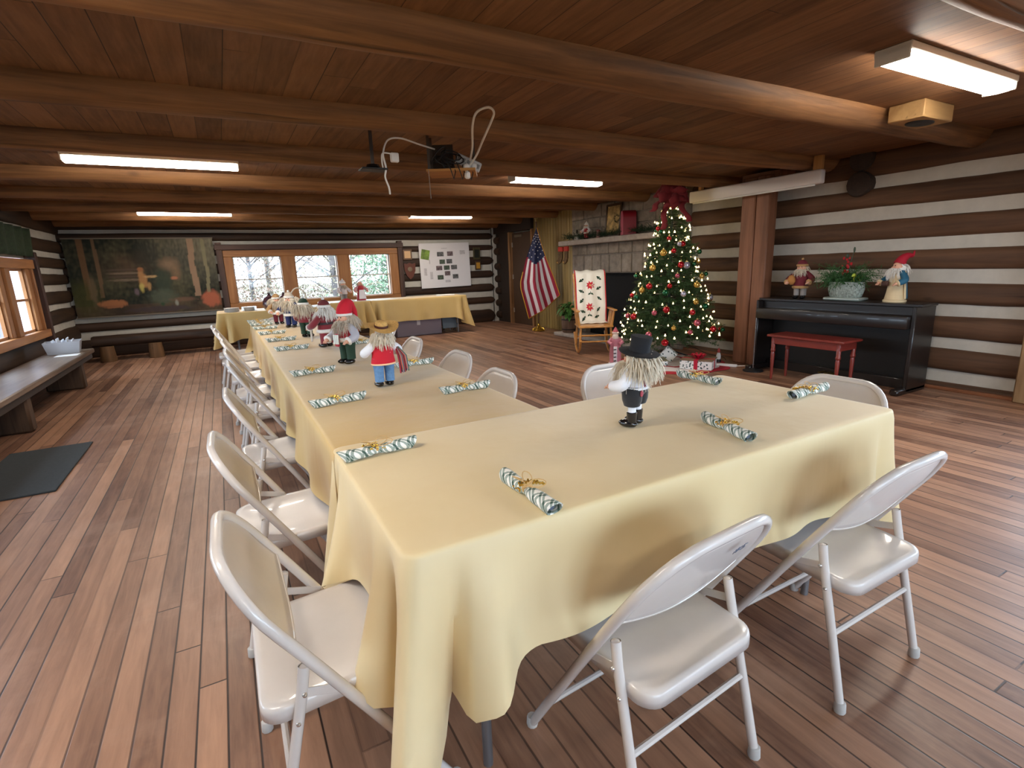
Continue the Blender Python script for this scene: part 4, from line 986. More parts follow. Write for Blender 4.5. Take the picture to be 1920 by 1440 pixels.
for i in range(16):
    q = Vector((-.04+rnd.gauss(0, .02), -.10+rnd.gauss(0, .03), .17+rnd.gauss(0, .03))); a = Vector((rnd.gauss(0, 1), rnd.gauss(0, 1), rnd.gauss(0, 1))).normalized()*.04; b = a.orthogonal().normalized()*.014
    m.add([q, q+a*.5+b, q+a, q+a*.5-b], [(0, 1, 2, 3)])
m.build('yellow_leaves', M_leafy, t, smooth=False)
for i in range(14): m = MB(); m.ell((-.03+rnd.gauss(0, .02), .01+rnd.gauss(0, .04), .25+rnd.gauss(0, .035)), rnd.uniform(.008, .013), 8, 6); m.build('berry', plain('berry_red', '#b3222a', .3), t)
m = MB(); m.tube([(0, 0, .15), (.01, -.01, .26), (.02, -.03, .36)], .003, 6); m.ell((.02, -.03, .36), (.01, .01, .02), 8, 6); m.ell((.0, .02, .32), .014, 8, 6); m.build('pick', plain('pick_green', '#3a4a3a', .6), t)

# ------------------------------------------------------------------ fireplace
def stone_mat(name, a, b_, sc):
    m, nt, b = newmat(name); v = coords(nt); n = noise_n(nt, v, sc, 6, .65); n2 = noise_n(nt, v, 1.9, 2)
    L(nt, ramp(nt, math_n(nt, 'ADD', math_n(nt, 'MULTIPLY', n, .6), math_n(nt, 'MULTIPLY', n2, .4)), [(.33, a), (.68, b_)]), b.inputs['Base Color']); b.inputs['Roughness'].default_value = .85
    bump(nt, b, n, .5, .012); return m
M_stone = stone_mat('field_stone', '#6f655a', '#a99b8b', 9); M_mortar = plain('mortar', '#8b8075', .95, var=.15, bmp=.4); M_recess_black = plain('recess_black', '#0c0a09', .95)
M_mantel = stone_mat('mantel_stone', '#958a80', '#b9aea4', 14)
FX = 5.80
fp = empty('fireplace', (5.85, 6.8, 0)); tag(fp, 'grey stone fireplace with mantel behind the rocking chair and christmas tree', 'fireplace')
def fpart(name, m, mat, **k):
    o = m.build(name, mat, None, **k); o.parent = fp; o.matrix_parent_inverse = Matrix.Translation((-5.85, -6.8, 0)); return o
OY0, OY1, OZ = 5.95, 7.72, 1.12
m = MB()
for (y0, y1, z0, z1) in ((5.42, OY0, 0, OZ), (OY1, 8.13, 0, OZ), (5.42, 8.13, OZ, CZ-.004)): m.box((5.875, (y0+y1)/2, (z0+z1)/2), (.12, y1-y0, z1-z0))
fpart('mortar_core', m, M_mortar, smooth=False)
rnd = random.Random(77)
def stones(m, y0, y1, z0, z1, wmin, wmax, irregular=0):
    y = y1
    while y > y0+.03:
        w_ = rnd.uniform(wmin, wmax); 
        if y-w_ < y0+wmin*.6: w_ = y-y0
        d = rnd.uniform(.05, .075); jz = rnd.uniform(-1, 1)*irregular
        m.box((FX+.04, y-w_/2, (z0+z1)/2+jz), (d+.05, w_-.016, z1-z0-.016), .014, rotX(rnd.uniform(-1, 1)*irregular*.8), seg=2); y -= w_
m = MB(); stones(m, 5.45, 8.11, 1.125, 1.43, .22, .40); stones(m, 5.45, 8.11, 1.435, 1.62, .16, .36)
zs = [0, .24, .47, .66, .9, 1.12]
for a, b in zip(zs, zs[1:]): stones(m, OY1+.01, 8.11, a, b, .14, .40); stones(m, 5.45, OY0-.01, a, b, .2, .5)
zs = [1.70, 1.88, 2.05, 2.262]
for a, b in zip(zs, zs[1:]): stones(m, 5.45, 8.11, a, b, .2, .5, .006)
fpart('stonework', m, M_stone)
m = MB(); m.box((5.925, (OY0+OY1)/2, OZ/2), (.03, OY1-OY0, OZ)); fpart('firebox', m, M_recess_black, smooth=False)  # flat black panel stands in for the dark depth of the recess
m = MB(); m.box((5.70, 6.90, 1.66), (.24, 2.72, .085), .012, seg=2); fpart('mantel', m, M_mantel)
m = MB(); m.box((5.57, 6.86, .03), (.44, 2.5, .06), .012, seg=2); fpart('hearth', m, M_mantel)
MZ = 1.7035
rnd = random.Random(9)
m = MB()
for i in range(520):
    y = rnd.uniform(5.75, 8.12); c0 = Vector((5.665+rnd.gauss(0, .03), y, MZ+.035+abs(rnd.gauss(0, .02)))); d = Vector((rnd.gauss(0, .6), rnd.gauss(0, 1), rnd.gauss(.15, .6))).normalized()*rnd.uniform(.05, .12)
    if c0.z+d.z < MZ+.004: d.z = abs(d.z)
    if c0.x+d.x > 5.76: d.x = -abs(d.x)
    m.tube([c0, c0+d], [.003, .001], 3)
    for j in range(8):
        q = c0+d*(j/7); e = Vector((rnd.gauss(0, 1), rnd.gauss(0, 1), rnd.gauss(.2, 1))).normalized()*.028; b = e.orthogonal().normalized()*.003; m.add([q-b, q+b, q+e+d*.2], [(0, 1, 2)])
tag(m.build('garland', plain('garland_green', '#1d3a20', .7, var=.4, vscale=40), smooth=False), 'dark green evergreen garland lying along the stone mantel', 'garland')
t = empty('lantern', (5.70, 7.83, MZ+.0)); tag(t, 'glass hurricane lantern at the left end of the mantel', 'lantern')
m = MB(); m.lathe([(.05, 0), (.055, .01), (.05, .06), (.02, .075), (.035, .09), (.035, .11)], 16); m.build('base', plain('lantern_base', '#b9b0a2', .4, .4), t)
m = MB(); m.lathe([(.03, .11), (.05, .16), (.055, .2), (.035, .27), (.03, .36)], 16, cap=False); m.build('glass_chimney', M_glass, t)
m = MB(); m.lathe([(.015, .1), (.015, .17), (.008, .18)], 10); m.build('burner', plain('burner_dark', '#241d18', .5, .5), t)
doll('small red and white doll sitting in the garland on the mantel', (5.66, 7.50, MZ+.001), 100, .28, RED, RED, WSHIRT, 'beanie', WFUR, hair=WFUR, seed=31, nhair=40, hairlen=.04, trim=WFUR)
t = empty('candle', (5.66, 7.18, MZ)); tag(t, 'short pale red candle jar on the mantel, right of the small doll', 'candle')
m = MB(); m.lathe([(.03, 0), (.032, .005), (.032, .11), (.03, .115)], 16); m.build('jar', plain('jar_rose', '#8d6258', .5), t); m = MB(); m.lathe([(.034, .115), (.034, .13), (.01, .135)], 16); m.build('lid', plain('lid_red', '#7a2a24', .5), t)
t = empty('picture_frame', (5.735, 6.88, MZ+.26)); tag(t, 'brown framed picture leaning on the chimney above the mantel', 'picture'); t.rotation_euler.y = .10
m = MB()
for sy, sz, dy, dz in ((0, .24, .38, .035), (0, -.24, .38, .035), (.175, 0, .035, .48), (-.175, 0, .035, .48)): m.box((0, sy, sz), (.025, dy, dz), .004)
m.build('frame', plain('frame_brown', '#4a3420', .5), t)
m = MB(); m.box((.004, 0, 0), (.01, .33, .46)); m.build('picture', plain('picture_parchment', '#b79a62', .8, var=.55, vscale=13), t, smooth=False)
t = empty('mailbox', (5.69, 6.46, MZ), math.radians(58)); tag(t, 'red toy mailbox with pink front on the mantel', 'mailbox')
def arch(w_, h, n=10): return [(-w_/2, 0), (w_/2, 0)]+[(w_/2*math.cos(PI*i/n), h-w_/2+w_/2*math.sin(PI*i/n)) for i in range(n+1)]
m = MB(); m.prism(arch(.24, .37), .20, Matrix.Translation((0, .10, 0)) @ Matrix.Rotation(PI/2, 4, 'X')); m.build('body', plain('mailbox_red', '#7d0f1e', .45), t)
m = MB(); m.prism(arch(.23, .36), .006, Matrix.Translation((0, .108, .004)) @ Matrix.Rotation(PI/2, 4, 'X')); m.build('front', plain('mailbox_pink', '#c65a70', .5), t)
t = empty('wreath', (5.60, 6.63, MZ+.26)); tag(t, 'small dark wreath leaning between picture and red mailbox', 'wreath'); m = MB(); rnd = random.Random(4)
for i in range(160):
    q = rnd.uniform(0, 2*PI); c0 = Vector((0, .055*math.cos(q), .055*math.sin(q))); e = Vector((rnd.gauss(0, .5), rnd.gauss(0, 1), rnd.gauss(0, 1))).normalized()*.04; b = e.orthogonal().normalized()*.004; m.add([c0-b, c0+b, c0+e], [(0, 1, 2)])
m.build('wreath_needles', plain('wreath_green', '#26301c', .8, var=.4), t, smooth=False)
def stocking(y, deg, label):
    t = empty('stocking', (5.572, y, 1.60), math.radians(deg)); tag(t, label, 'stocking', 'stockings under the mantel')
    pts = [(-.05, 0), (.05, 0), (.045, -.13), (.05, -.19), (.10, -.25), (.10, -.29), (.06, -.31), (-.01, -.27), (-.04, -.2)]
    m = MB(); m.prism(pts, .03, Matrix.Rotation(PI/2, 4, 'Z') @ Matrix.Rotation(PI/2, 4, 'X') @ Matrix.Translation((0, 0, -.015))); m.build('sock', plain('stocking_green', '#5d4424', .85, var=.5, vscale=40), t)
    m = MB(); m.box((0, 0, -.04), (.046, .125, .09), .012); m.build('cuff', plain('stocking_red', '#b3301f', .8), t)
    m = MB(); m.ell((0, .082, -.275), (.02, .03, .028), 10, 8); m.build('toe', plain('stocking_gold', '#b98a3c', .7), t)
stocking(8.16, 12, 'left of two red-cuffed stockings hanging from the mantel end'); stocking(7.98, 0, 'right of two red-cuffed stockings hanging from the mantel end')

# ------------------------------------------------------------------ rocking chair with throw
M_maple = plain('honey_maple', '#bf8746', .35, 0, .5, var=.18, vscale=14, coat=.3)
t = empty('rocking_chair', (4.70, 6.06, 0), math.radians(152)); tag(t, 'honey coloured wooden rocking chair before the stone fireplace', 'rocking chair')
m = MB(); m.box((0, 0, .405), (.50, .46, .032), .014, seg=2); m.build('seat', M_maple, t)
for sx in (-1, 1):
    m = MB(); m.tube([(sx*.235, .42*math.sin(a), .62-.60*math.cos(a)*1.0+.0) for a in [(-.95+.1*i) for i in range(19)]], .017, 8); m.build('rocker', M_maple, t)
    for sy in (.19, -.19):
        m = MB(); m.tube([(sx*.215, sy*.95, .40), (sx*.225, sy*1.0, .25), (sx*.235, sy*1.05, .075)], [.016, .02, .014], 10); m.build('leg', M_maple, t)
    m = MB(); m.tube([(sx*.215, -.20, .41), (sx*.225, -.30, .75), (sx*.23, -.40, 1.09)], [.02, .022, .016], 10); m.build('back_post', M_maple, t)
    m = MB(); m.box((sx*.265, .0, .635), (.06, .52, .025), .011, seg=2); m.build('arm', M_maple, t)
    for y in (.19, .09, -.01, -.11):
        m = MB(); m.tube([(sx*.235, y*.9, .42), (sx*.262, y, .625)], [.013, .010] if y < .15 else [.018, .014], 8); m.build('spindle', M_maple, t)
m = MB(); m.grid(lambda u, v: ((u-.5)*.5, -.385-.05*math.sin(PI*u)-.012*v, 1.02+.13*v+.02*math.sin(PI*u)*v), 14, 3); solid(m.build('crest_rail', M_maple, t), .022)
for i in range(5):
    m = MB(); x = (i-2)*.085; m.tube([(x, -.205, .42), (x*1.05, -.33-.03, .78), (x*1.08, -.40, 1.04)], .009, 8); m.build('spindle', M_maple, t)
for y, z in ((.195, .19), (.195, .28), (-.19, .22)):
    m = MB(); m.tube([(-.225, y, z), (.225, y, z)], .011, 8); m.build('stretcher', M_maple, t)
thr = empty('crocheted_throw', (4.70, 6.06, 0), math.radians(152)); tag(thr, 'white throw with red flowers draped over the rocking chair back', 'blanket')
def tp(u, v):   # u across, v from behind the crest, over it and down to the seat
    x = (u-.5)*.45+.008*nz(v*4, u*3, 1); w_ = .016*math.sin(u*17+1.3*nz(v*2, u, 4))*min(1, 4*abs(v-.12))
    if v < .16: f = v/.16; return (x, -.475-.02+w_*.3, .90+.265*f)
    if v < .22: f = (v-.16)/.06; return (x, -.495+.13*f, 1.165+.022*math.sin(PI*f)+.008*math.sin(u*14))
    if v < .88: f = (v-.22)/.66; return (x*(1-.06*f), -.355+.190*f+.03*math.sin(PI*f)+w_, 1.165-.715*f)
    f = (v-.88)/.12; return (x*.94, -.165+.13*f, .450-.018*f+.004*math.sin(u*20))
m = MB(); m.grid(tp, 30, 44); o = m.build('knit_panel', plain('ivory_crochet', '#e9e3d6', .95, bmp=.7, bscale=170), thr, ang=80); solid(o, .008)
M_fr = plain('flower_red', '#c02a33', .9); M_fg = plain('applique_green', '#2e4a34', .9); M_fy = plain('flower_yellow', '#d8b050', .9)
def normal_at(u, v):
    a = Vector(tp(u, v)); b = Vector(tp(u+.01, v))-a; c = Vector(tp(u, v+.01))-a; n = b.cross(c).normalized(); return a, b.normalized(), c.normalized(), (n if n.y > 0 else -n)
def petal(m, u, v, ang, r0, l, w_):
    pts = []
    for (p, q) in ((r0, 0), (r0+l*.4, w_), (r0+l, 0), (r0+l*.4, -w_)):
        du = (p*math.cos(ang)-q*math.sin(ang))/.45; dv = (p*math.sin(ang)+q*math.cos(ang))/1.08
        a, b, c, n = normal_at(min(.99, max(0.01, u+du)), v+dv); pts.append(a+n*.0085)
    m.add(pts, [(0, 1, 2, 3)])
for (u, v) in ((.50, .40), (.55, .69)):
    m = MB()
    for i in range(8): petal(m, u, v, 2*PI*i/8+.2, .006, .062, .016)
    m.build('flower', M_fr, thr, smooth=False)
    m = MB()
    for i in range(5): petal(m, u, v, 2*PI*i/5, .0, .014, .007)
    m.build('flower_centre', M_fy, thr, smooth=False)
    m = MB(); petal(m, u, v+.07, PI/2, 0, .06, .004); petal(m, u, v+.10, PI/2-.9, .0, .05, .014); petal(m, u, v+.10, PI/2+.9, 0, .05, .014); m.build('stem', M_fg, thr, smooth=False)
for (u, v, a) in ((.80, .33, .6), (.82, .48, -.5), (.83, .60, .9), (.2, .31, -.7), (.22, .44, .5), (.21, .58, -.6), (.25, .72, .8), (.8, .75, -.4), (.78, .84, .9), (.3, .82, .3)):
    m = MB()
    for s_ in (-1, 1): petal(m, u, v, a, 0, .05, .018); petal(m, u, v, a+PI, 0, .04, .016); petal(m, u, v, a+s_*1.2, 0, .028, .01)
    m.build('leaf_applique', M_fg, thr, smooth=False)
for uu in (.005, .995):
    m = MB(); m.tube([tuple(Vector(tp(uu, v/40))+normal_at(min(.98, max(.01, uu)), min(.98, v/40))[3]*.006) for v in range(8, 39)], .008, 6); m.build('red_edging', M_fr, thr)

# ------------------------------------------------------------------ potted plant
t = empty('potted_plant', (5.53, 7.84, .0605)); tag(t, 'leafy green plant in a wooden barrel at the end of the hearth', 'plant')
m = MB(); m.lathe([(.125, 0), (.14, .02), (.152, .16), (.150, .26), (.145, .31), (.13, .31), (.125, .27), (0, .27)], 24, cap=False)
for i in range(1): pass
m.build('barrel', wood('barrel_wood', '#4d382a', '#7d6250', 'Z', .7), t)
m = MB(); m.lathe([(.1415, .05), (.147, .05), (.149, .075), (.1445, .075)], 24, cap=False); m.lathe([(.151, .23), (.156, .23), (.156, .255), (.15, .255)], 24, cap=False); m.build('hoop', plain('hoop_iron', '#3a322d', .5, .6), t)
m = MB(); rnd = random.Random(12)
def leaf(m, p, d, l, w_, droop):
    d = d.normalized(); s_ = d.cross(Vector((0, 0, 1))); s_ = s_.normalized() if s_.length > .1 else Vector((1, 0, 0)); vs = []; up = s_.cross(d)
    for i, (f, ww) in enumerate(((0, .05), (.2, .75), (.45, 1), (.75, .65), (1, .02))):
        c = p+d*l*f+Vector((0, 0, -droop*f*f*l)); vs += [c-s_*w_*ww+up*.012*ww, c, c+s_*w_*ww+up*.012*ww]
    fs = []
    for i in range(4): a = i*3; fs += [(a, a+1, a+4, a+3), (a+1, a+2, a+5, a+4)]
    m.add(vs, fs)
for i in range(120):
    a = rnd.uniform(0, 2*PI); e = rnd.uniform(-.1, 1.3); r = rnd.uniform(.02, .2); p = Vector((math.cos(a)*r, math.sin(a)*r, .28+rnd.uniform(.02, .26)*(1.1-r*2)))
    d = Vector((math.cos(a)*math.cos(e), math.sin(a)*math.cos(e), math.sin(e))); 
    if p.x+d.x*.14 > .24: continue
    leaf(m, p, d, rnd.uniform(.10, .17), rnd.uniform(.026, .042), rnd.uniform(.3, .9))
m.build('foliage', plain('houseplant_green', '#4d7a38', .45, var=.3, vscale=9), t)
m = MB()
for i in range(12):
    a = 2*PI*i/12; m.tube([(.03*math.cos(a), .03*math.sin(a), .26), (.09*math.cos(a), .09*math.sin(a), .38+.05*(i % 3))], .005, 5)
m.build('stems', plain('stem_green', '#4c6a34', .6), t)

# ------------------------------------------------------------------ flag
t = empty('flag_stand', (5.46, 8.82, 0)); tag(t, 'american flag with gold fringe hanging from a floor pole by the tan panelling', 'flag')
M_brass = plain('brass', '#c9a64a', .25, .9)
m = MB(); m.lathe([(.11, 0), (.115, .015), (.075, .05), (.045, .075), (.03, .12), (.02, .15)], 20)
for i in range(4):
    a = PI/4+PI/2*i; m.tube([(.05*math.cos(a), .05*math.sin(a), .07), (.1*math.cos(a), .1*math.sin(a), .05), (.125*math.cos(a), .125*math.sin(a), .012)], .014, 8)
m.build('base', M_brass, t)
m = MB(); m.tube([(0, 0, .1), (0, 0, 2.10)], .014, 10); m.build('pole', plain('flag_pole', '#5a3820', .4), t)
m = MB(); m.box((0, 0, 2.135), (.05, .02, .05), .006); m.ell((0, 0, 2.165), (.045, .012, .02), 12, 6); m.build('finial', plain('finial', '#c8b27a', .35, .7), t)
FE = Vector((.851, -.524, 0)); FN = Vector((-.524, -.851, 0))
RE = [(0, (.012, 1.99)), (.3, (.093, 1.664)), (.5, (.185, 1.39)), (.75, (.325, 1.025)), (1, (.43, .705))]
LE = [(0, (-.006, 1.98)), (.3, (-.10, 1.72)), (.5, (-.222, 1.40)), (.72, (-.333, .98)), (.80, (-.33, .84)), (1, (-.19, .262))]
def lerp_path(P, u):
    for (a, p), (b, q) in zip(P, P[1:]):
        if u <= b: f = (u-a)/(b-a); return (p[0]+(q[0]-p[0])*f, p[1]+(q[1]-p[1])*f)
    return P[-1][1]
def flag_pt(u, w_, lift=0):
    r = lerp_path(RE, u); l = lerp_path(LE, u); s_ = r[0]+(l[0]-r[0])*w_; z = r[1]+(l[1]-r[1])*w_-.05*math.sin(PI*w_)*u
    d = .025+.045*u*math.sin(w_*11+u*2.2)+.02*math.sin(w_*23+1)*u+.03*u
    p = FE*s_+FN*(d+lift)+Vector((0, 0, z)); return p
m = MB(); NU, NW = 60, 65
vs = [flag_pt(i/NU, j/NW) for i in range(NU+1) for j in range(NW+1)]; fs = []; ms = []
for i in range(NU):
    for j in range(NW):
        a = i*(NW+1)+j; fs.append((a, a+1, a+NW+2, a+NW+1)); u = (i+.5)/NU; w_ = (j+.5)/NW
        lim = .49-.04*abs(w_-.55)*2+.05*(1-abs(w_-.55)*2)
        ms.append(2 if u < lim else (0 if int(w_*10.999) % 2 == 0 else 1))
m.v = [tuple(p) for p in vs]; m.f = fs; m.m = ms
for i in range(9):
    for j in range(6):
        if (i+j) % 2: continue
        u = .12+i*.042; w_ = .07+j*.17; 
        if u > .46: continue
        c = flag_pt(u, w_, .006); r = .017; P = []
        for k in range(10): q = PI/2+PI*k/5; rr = r if k % 2 == 0 else r*.45; P.append(c+FE*rr*math.cos(q)+Vector((0, 0, rr*math.sin(q))))
        m.cur = 1; m.add(P, [tuple(range(10))])
M_fl = [plain('flag_red', '#a3203a', .7), plain('flag_white', '#e4dcdc', .7), plain('flag_blue', '#20284e', .7)]
o = m.build('flag', M_fl, t, ang=80)
m = MB()
for path in ([flag_pt(i/40, 0, .0) for i in range(41)], [flag_pt(1, j/30, .0) for j in range(31)], [flag_pt(.62+.38*i/20, 1, .0) for i in range(21)]): m.tube(path, .014, 6, flat=.5)
m.build('fringe', plain('gold_fringe', '#c98d24', .6, .2), t)

# ------------------------------------------------------------------ christmas tree
TX, TY = 5.14, 5.02
def tree_r(z): 
    f = (z-.26)/(2.13-.26); return .66*(1-f)**.88+.03+.02*math.sin(z*19)
tr = empty('christmas_tree', (TX, TY, 0)); tag(tr, 'tall green christmas tree covered in lights between rocking chair and timber post', 'christmas tree')
rnd = random.Random(21); m = MB(); mt = MB()
def needles(m, a, b, per, l):
    n = max(2, int((b-a).length*per))
    d = (b-a).normalized()
    for j in range(n):
        q = a.lerp(b, j/n); e = (Vector((rnd.gauss(0, 1), rnd.gauss(0, 1), rnd.gauss(0, 1))).normalized()+d*.7).normalized()*l*rnd.uniform(.7, 1.1); s_ = e.cross(Vector((.3, .5, .8))).normalized()*.0028
        m.add([q-s_, q+s_, q+e], [(0, 1, 2)])
z = .27
while z < 2.08:
    R = tree_r(z); nb = int(7+R*26)
    for i in range(nb):
        a = 2*PI*(i+rnd.random())/nb; l = R*rnd.uniform(.80, 1.06); zz = z+rnd.uniform(-.03, .03)
        d = Vector((math.cos(a), math.sin(a), 0)); p0 = Vector((0, 0, zz+.04))+d*.03; p1 = d*l*.6+Vector((0, 0, zz+.035)); p2 = d*l+Vector((0, 0, zz-.02+rnd.uniform(-.03, .05)))
        if TX+p2.x > 5.80: p2.x = 5.80-TX; p1.x = min(p1.x, p2.x*.8)
        mt.tube([p0, p1, p2], [.006, .004, .002], 4, cap=False)
        needles(m, p0.lerp(p1, .3), p1, 190, .042); needles(m, p1, p2, 360, .040)
        for k in range(3 if l > .2 else 1):
            f = rnd.uniform(.25, .9); c0 = p0.lerp(p2, f); s_ = Vector((-d.y, d.x, 0))*rnd.choice((-1, 1)); c1 = c0+(d*.6+s_*.7+Vector((0, 0, rnd.uniform(-.1, .35))))*l*.28
            if TX+c1.x > 5.82: continue
            needles(m, c0, c1, 300, .036)
    z += .062-.012*(z/2.1)
needles(m, Vector((0, 0, 1.95)), Vector((0, 0, 2.16)), 500, .05)
m.build('foliage', plain('tree_needles', '#3c5a30', .6, var=.35, vscale=14), tr, smooth=False)
mt.build('branches', plain('tree_twigs', '#39301f', .8), tr)
m = MB(); m.tube([(0, 0, .07), (0, 0, 2.1)], [.024, .015], 10); m.build('trunk', plain('trunk_pole', '#25332a', .6), tr)
m = MB()
for i in range(4):
    a = PI/4+PI/2*i; m.tube([(0, 0, .13), (.12*math.cos(a), .12*math.sin(a), .09), (.26*math.cos(a), .26*math.sin(a), .045)], .011, 6)
m.tube([(0, 0, .045), (0, 0, .25)], .03, 10); m.build('stand', plain('stand_iron', '#1e2226', .5, .4), tr)
# lights
def on_tree(z, a, k=1.0):
    r = tree_r(z)*k; x = r*math.cos(a); return Vector((min(x, 5.80-TX), r*math.sin(a), z))
M_bulb, nt, b = newmat('fairy_bulb'); b.inputs['Base Color'].default_value = (1, .8, .45, 1); b.inputs['Emission Color'].default_value = lin('#ffdf9a'); b.inputs['Emission Strength'].default_value = 1.6
try: M_bulb.cycles.emission_sampling = 'NONE'
except Exception: pass
ls = empty('string_lights', (TX, TY, 0)); tag(ls, 'string of warm white lights wound around the christmas tree', 'string lights')
P = []; turns = 15; NB = 300
for i in range(NB):
    f = i/(NB-1); z = .30+1.82*(f**1.25); a = turns*2*PI*f*1.07+rnd.uniform(-.12, .12); P.append(on_tree(z, a, rnd.uniform(.86, 1.03))+Vector((0, 0, rnd.uniform(-.03, .03))))
vdir = Vector((-TX, -TY, 0)).normalized()
front = sorted(range(NB), key=lambda i: -(P[i].normalized().dot(vdir) if True else 0))[:100]; fs_ = set(front); rest = MB()
def bulb(m, p):
    s_ = rnd.uniform(.008, .0125); m.lathe([(s_, -.004), (s_*.95, .004), (s_*.35, s_*1.7), (.001, s_*2.2)], 7, p)
for i in range(NB):
    if i in fs_: m = MB(); bulb(m, P[i]); m.build('bulb', M_bulb, ls)
    else: bulb(rest, P[i])
o = rest.build('bulbs', M_bulb, ls); o['kind'] = 'stuff'
m = MB(); m.tube(P, .0018, 4); m.build('wire', plain('green_wire', '#1f3322', .6), ls)
# ornaments, each hanging on its own
ORN = [('red', '#b3141f'), ('gold', '#c79a45'), ('green', '#0f5a34'), ('pink', '#c05a6a'), ('silver', '#b9b4c4')]
OM = {n: plain('ornament_'+n, c, .16, .55, .6, coat=.3) for n, c in ORN}
CAPM = plain('ornament_cap', '#c8b070', .3, .9)
def ornament(kind, r):
    t = empty('christmas_ornament'); m = MB(); m.ell((0, 0, -r-.012), r, 18, 12); m.build('ball', OM[kind], t)
    m = MB(); m.lathe([(r*.28, -.016), (r*.28, -.004), (r*.1, 0)], 10); m.tube([(.0, 0, -.002), (.004, 0, .012), (-.002, 0, .022)], .0012, 5); m.build('cap', CAPM, t); return t
OP = {}
base_a = math.atan2(-TY, -TX); rnd = random.Random(33)
spots = [('gold', 1.98, -.35, .038), ('red', 1.70, -.75, .03), ('green', 1.66, -.55, .028), ('red', 1.57, -.1, .03), ('gold', 1.40, -.25, .042), ('red', 1.42, .1, .032), ('red', 1.25, .35, .04), ('gold', 1.22, -.6, .04), ('silver', 1.24, .55, .045), ('red', 1.0, -.55, .04), ('red', 1.0, .0, .032), ('green', .92, -.1, .04), ('gold', .95, -.8, .038), ('green', .86, -.95, .034), ('silver', .9, .35, .036), ('gold', 1.0, .75, .038), ('red', .72, -.05, .042), ('red', .62, -.85, .042), ('pink', .68, -.3, .034), ('red', .68, .5, .036), ('green', .74, .85, .038), ('pink', .55, .6, .044), ('red', .46, .95, .040), ('pink', .42, -.35, .04), ('red', .36, -.62, .042), ('red', .33, -.05, .044), ('pink', .45, .4, .03), ('green', 1.25, .9, .03), ('gold', 1.1, 1.0, .032), ('pink', 1.12, .2, .03), ('gold', .8, .62, .034), ('silver', 1.5, .35, .03), ('red', 1.5, .5, .034), ('pink', .62, -1.1, .034), ('gold', .5, .1, .03)]
for i in range(14): spots.append((rnd.choice(['red', 'gold', 'green', 'pink', 'silver']), rnd.uniform(.4, 1.7), rnd.choice((-1, 1))*rnd.uniform(1.2, 2.6), rnd.uniform(.028, .04)))
OL = {'red': 'shiny red ball ornament hanging on the christmas tree', 'gold': 'gold ball ornament hanging on the christmas tree', 'green': 'dark green ball ornament hanging on the christmas tree', 'pink': 'pink ball ornament hanging on the christmas tree', 'silver': 'pale silver ball ornament hanging on the christmas tree'}
for kind, z, a, r in spots:
    if (kind, r) in OP: t = copy_tree(OP[(kind, r)])
    else: t = OP[(kind, r)] = ornament(kind, r)
    p = on_tree(z, base_a+a, 1.0)+Vector((math.cos(base_a+a), math.sin(base_a+a), 0))*.012
    p.x = min(p.x, 5.78-TX-r); t.location = p+Vector((TX, TY, r)); tag(t, OL[kind], 'ornament', kind+' ball ornaments')
# bow on the tree top
M_vel = cl('bow_velvet', '#6e050f', .8, sheen=.15)
t = empty('ribbon_bow', (TX, TY, 2.07)); tag(t, 'big dark red velvet bow on top of the christmas tree', 'bow')
VR = Vector((.70, -.71, 0)); VF = Vector((-.71, -.70, 0))
def band(path, w_, wdir, mat, name):
    m = MB(); n = len(path); m.grid(lambda u, v: tuple(Vector(path[min(n-1, int(round(u*(n-1))))])+wdir*(v-.5)*w_), n-1, 3); o = m.build(name, mat, t, ang=80); solid(o, .004); return o
for i in range(26):
    a = 2*PI*i/26*2.0+.1; up_ = .15+.55*(i % 3)/2; d = (VR*math.cos(a)+Vector((0, 0, 1))*math.sin(a)*.8+VF*(up_)).normalized(); s_ = (d.cross(VF)+Vector((0, 0, rnd.uniform(-.6, .6)))+VR*rnd.uniform(-.5, .5)).normalized(); l = rnd.uniform(.14, .21)
    pa = [VF*.06+d*(l*.5*(1-math.cos(q)))+s_.cross(d)*.05*math.sin(q)+Vector((0, 0, .03)) for q in [2*PI*k/14 for k in range(15)]]
    for p in pa: p.z = min(p.z, .20 if p.y+TY > 4.9 else .085)
    band(pa, .12, s_, M_vel, 'loop')
m = MB(); m.ell(tuple(VF*.06+Vector((0, 0, .04))), (.05, .05, .045), 12, 8, lump=.3); m.build('knot', M_vel, t)
for sgn, ln in ((-.10, .42), (.17, .34), (-.22, .2)):
    pa = [VF*(.07+.10*math.sin(f*1.5)+.06*f)+VR*(sgn*(.4+.75*f)+.02*math.sin(f*9))+Vector((0, 0, .02-ln*f)) for f in [k/14 for k in range(15)]]
    band(pa, .07, VR, M_vel, 'tail')
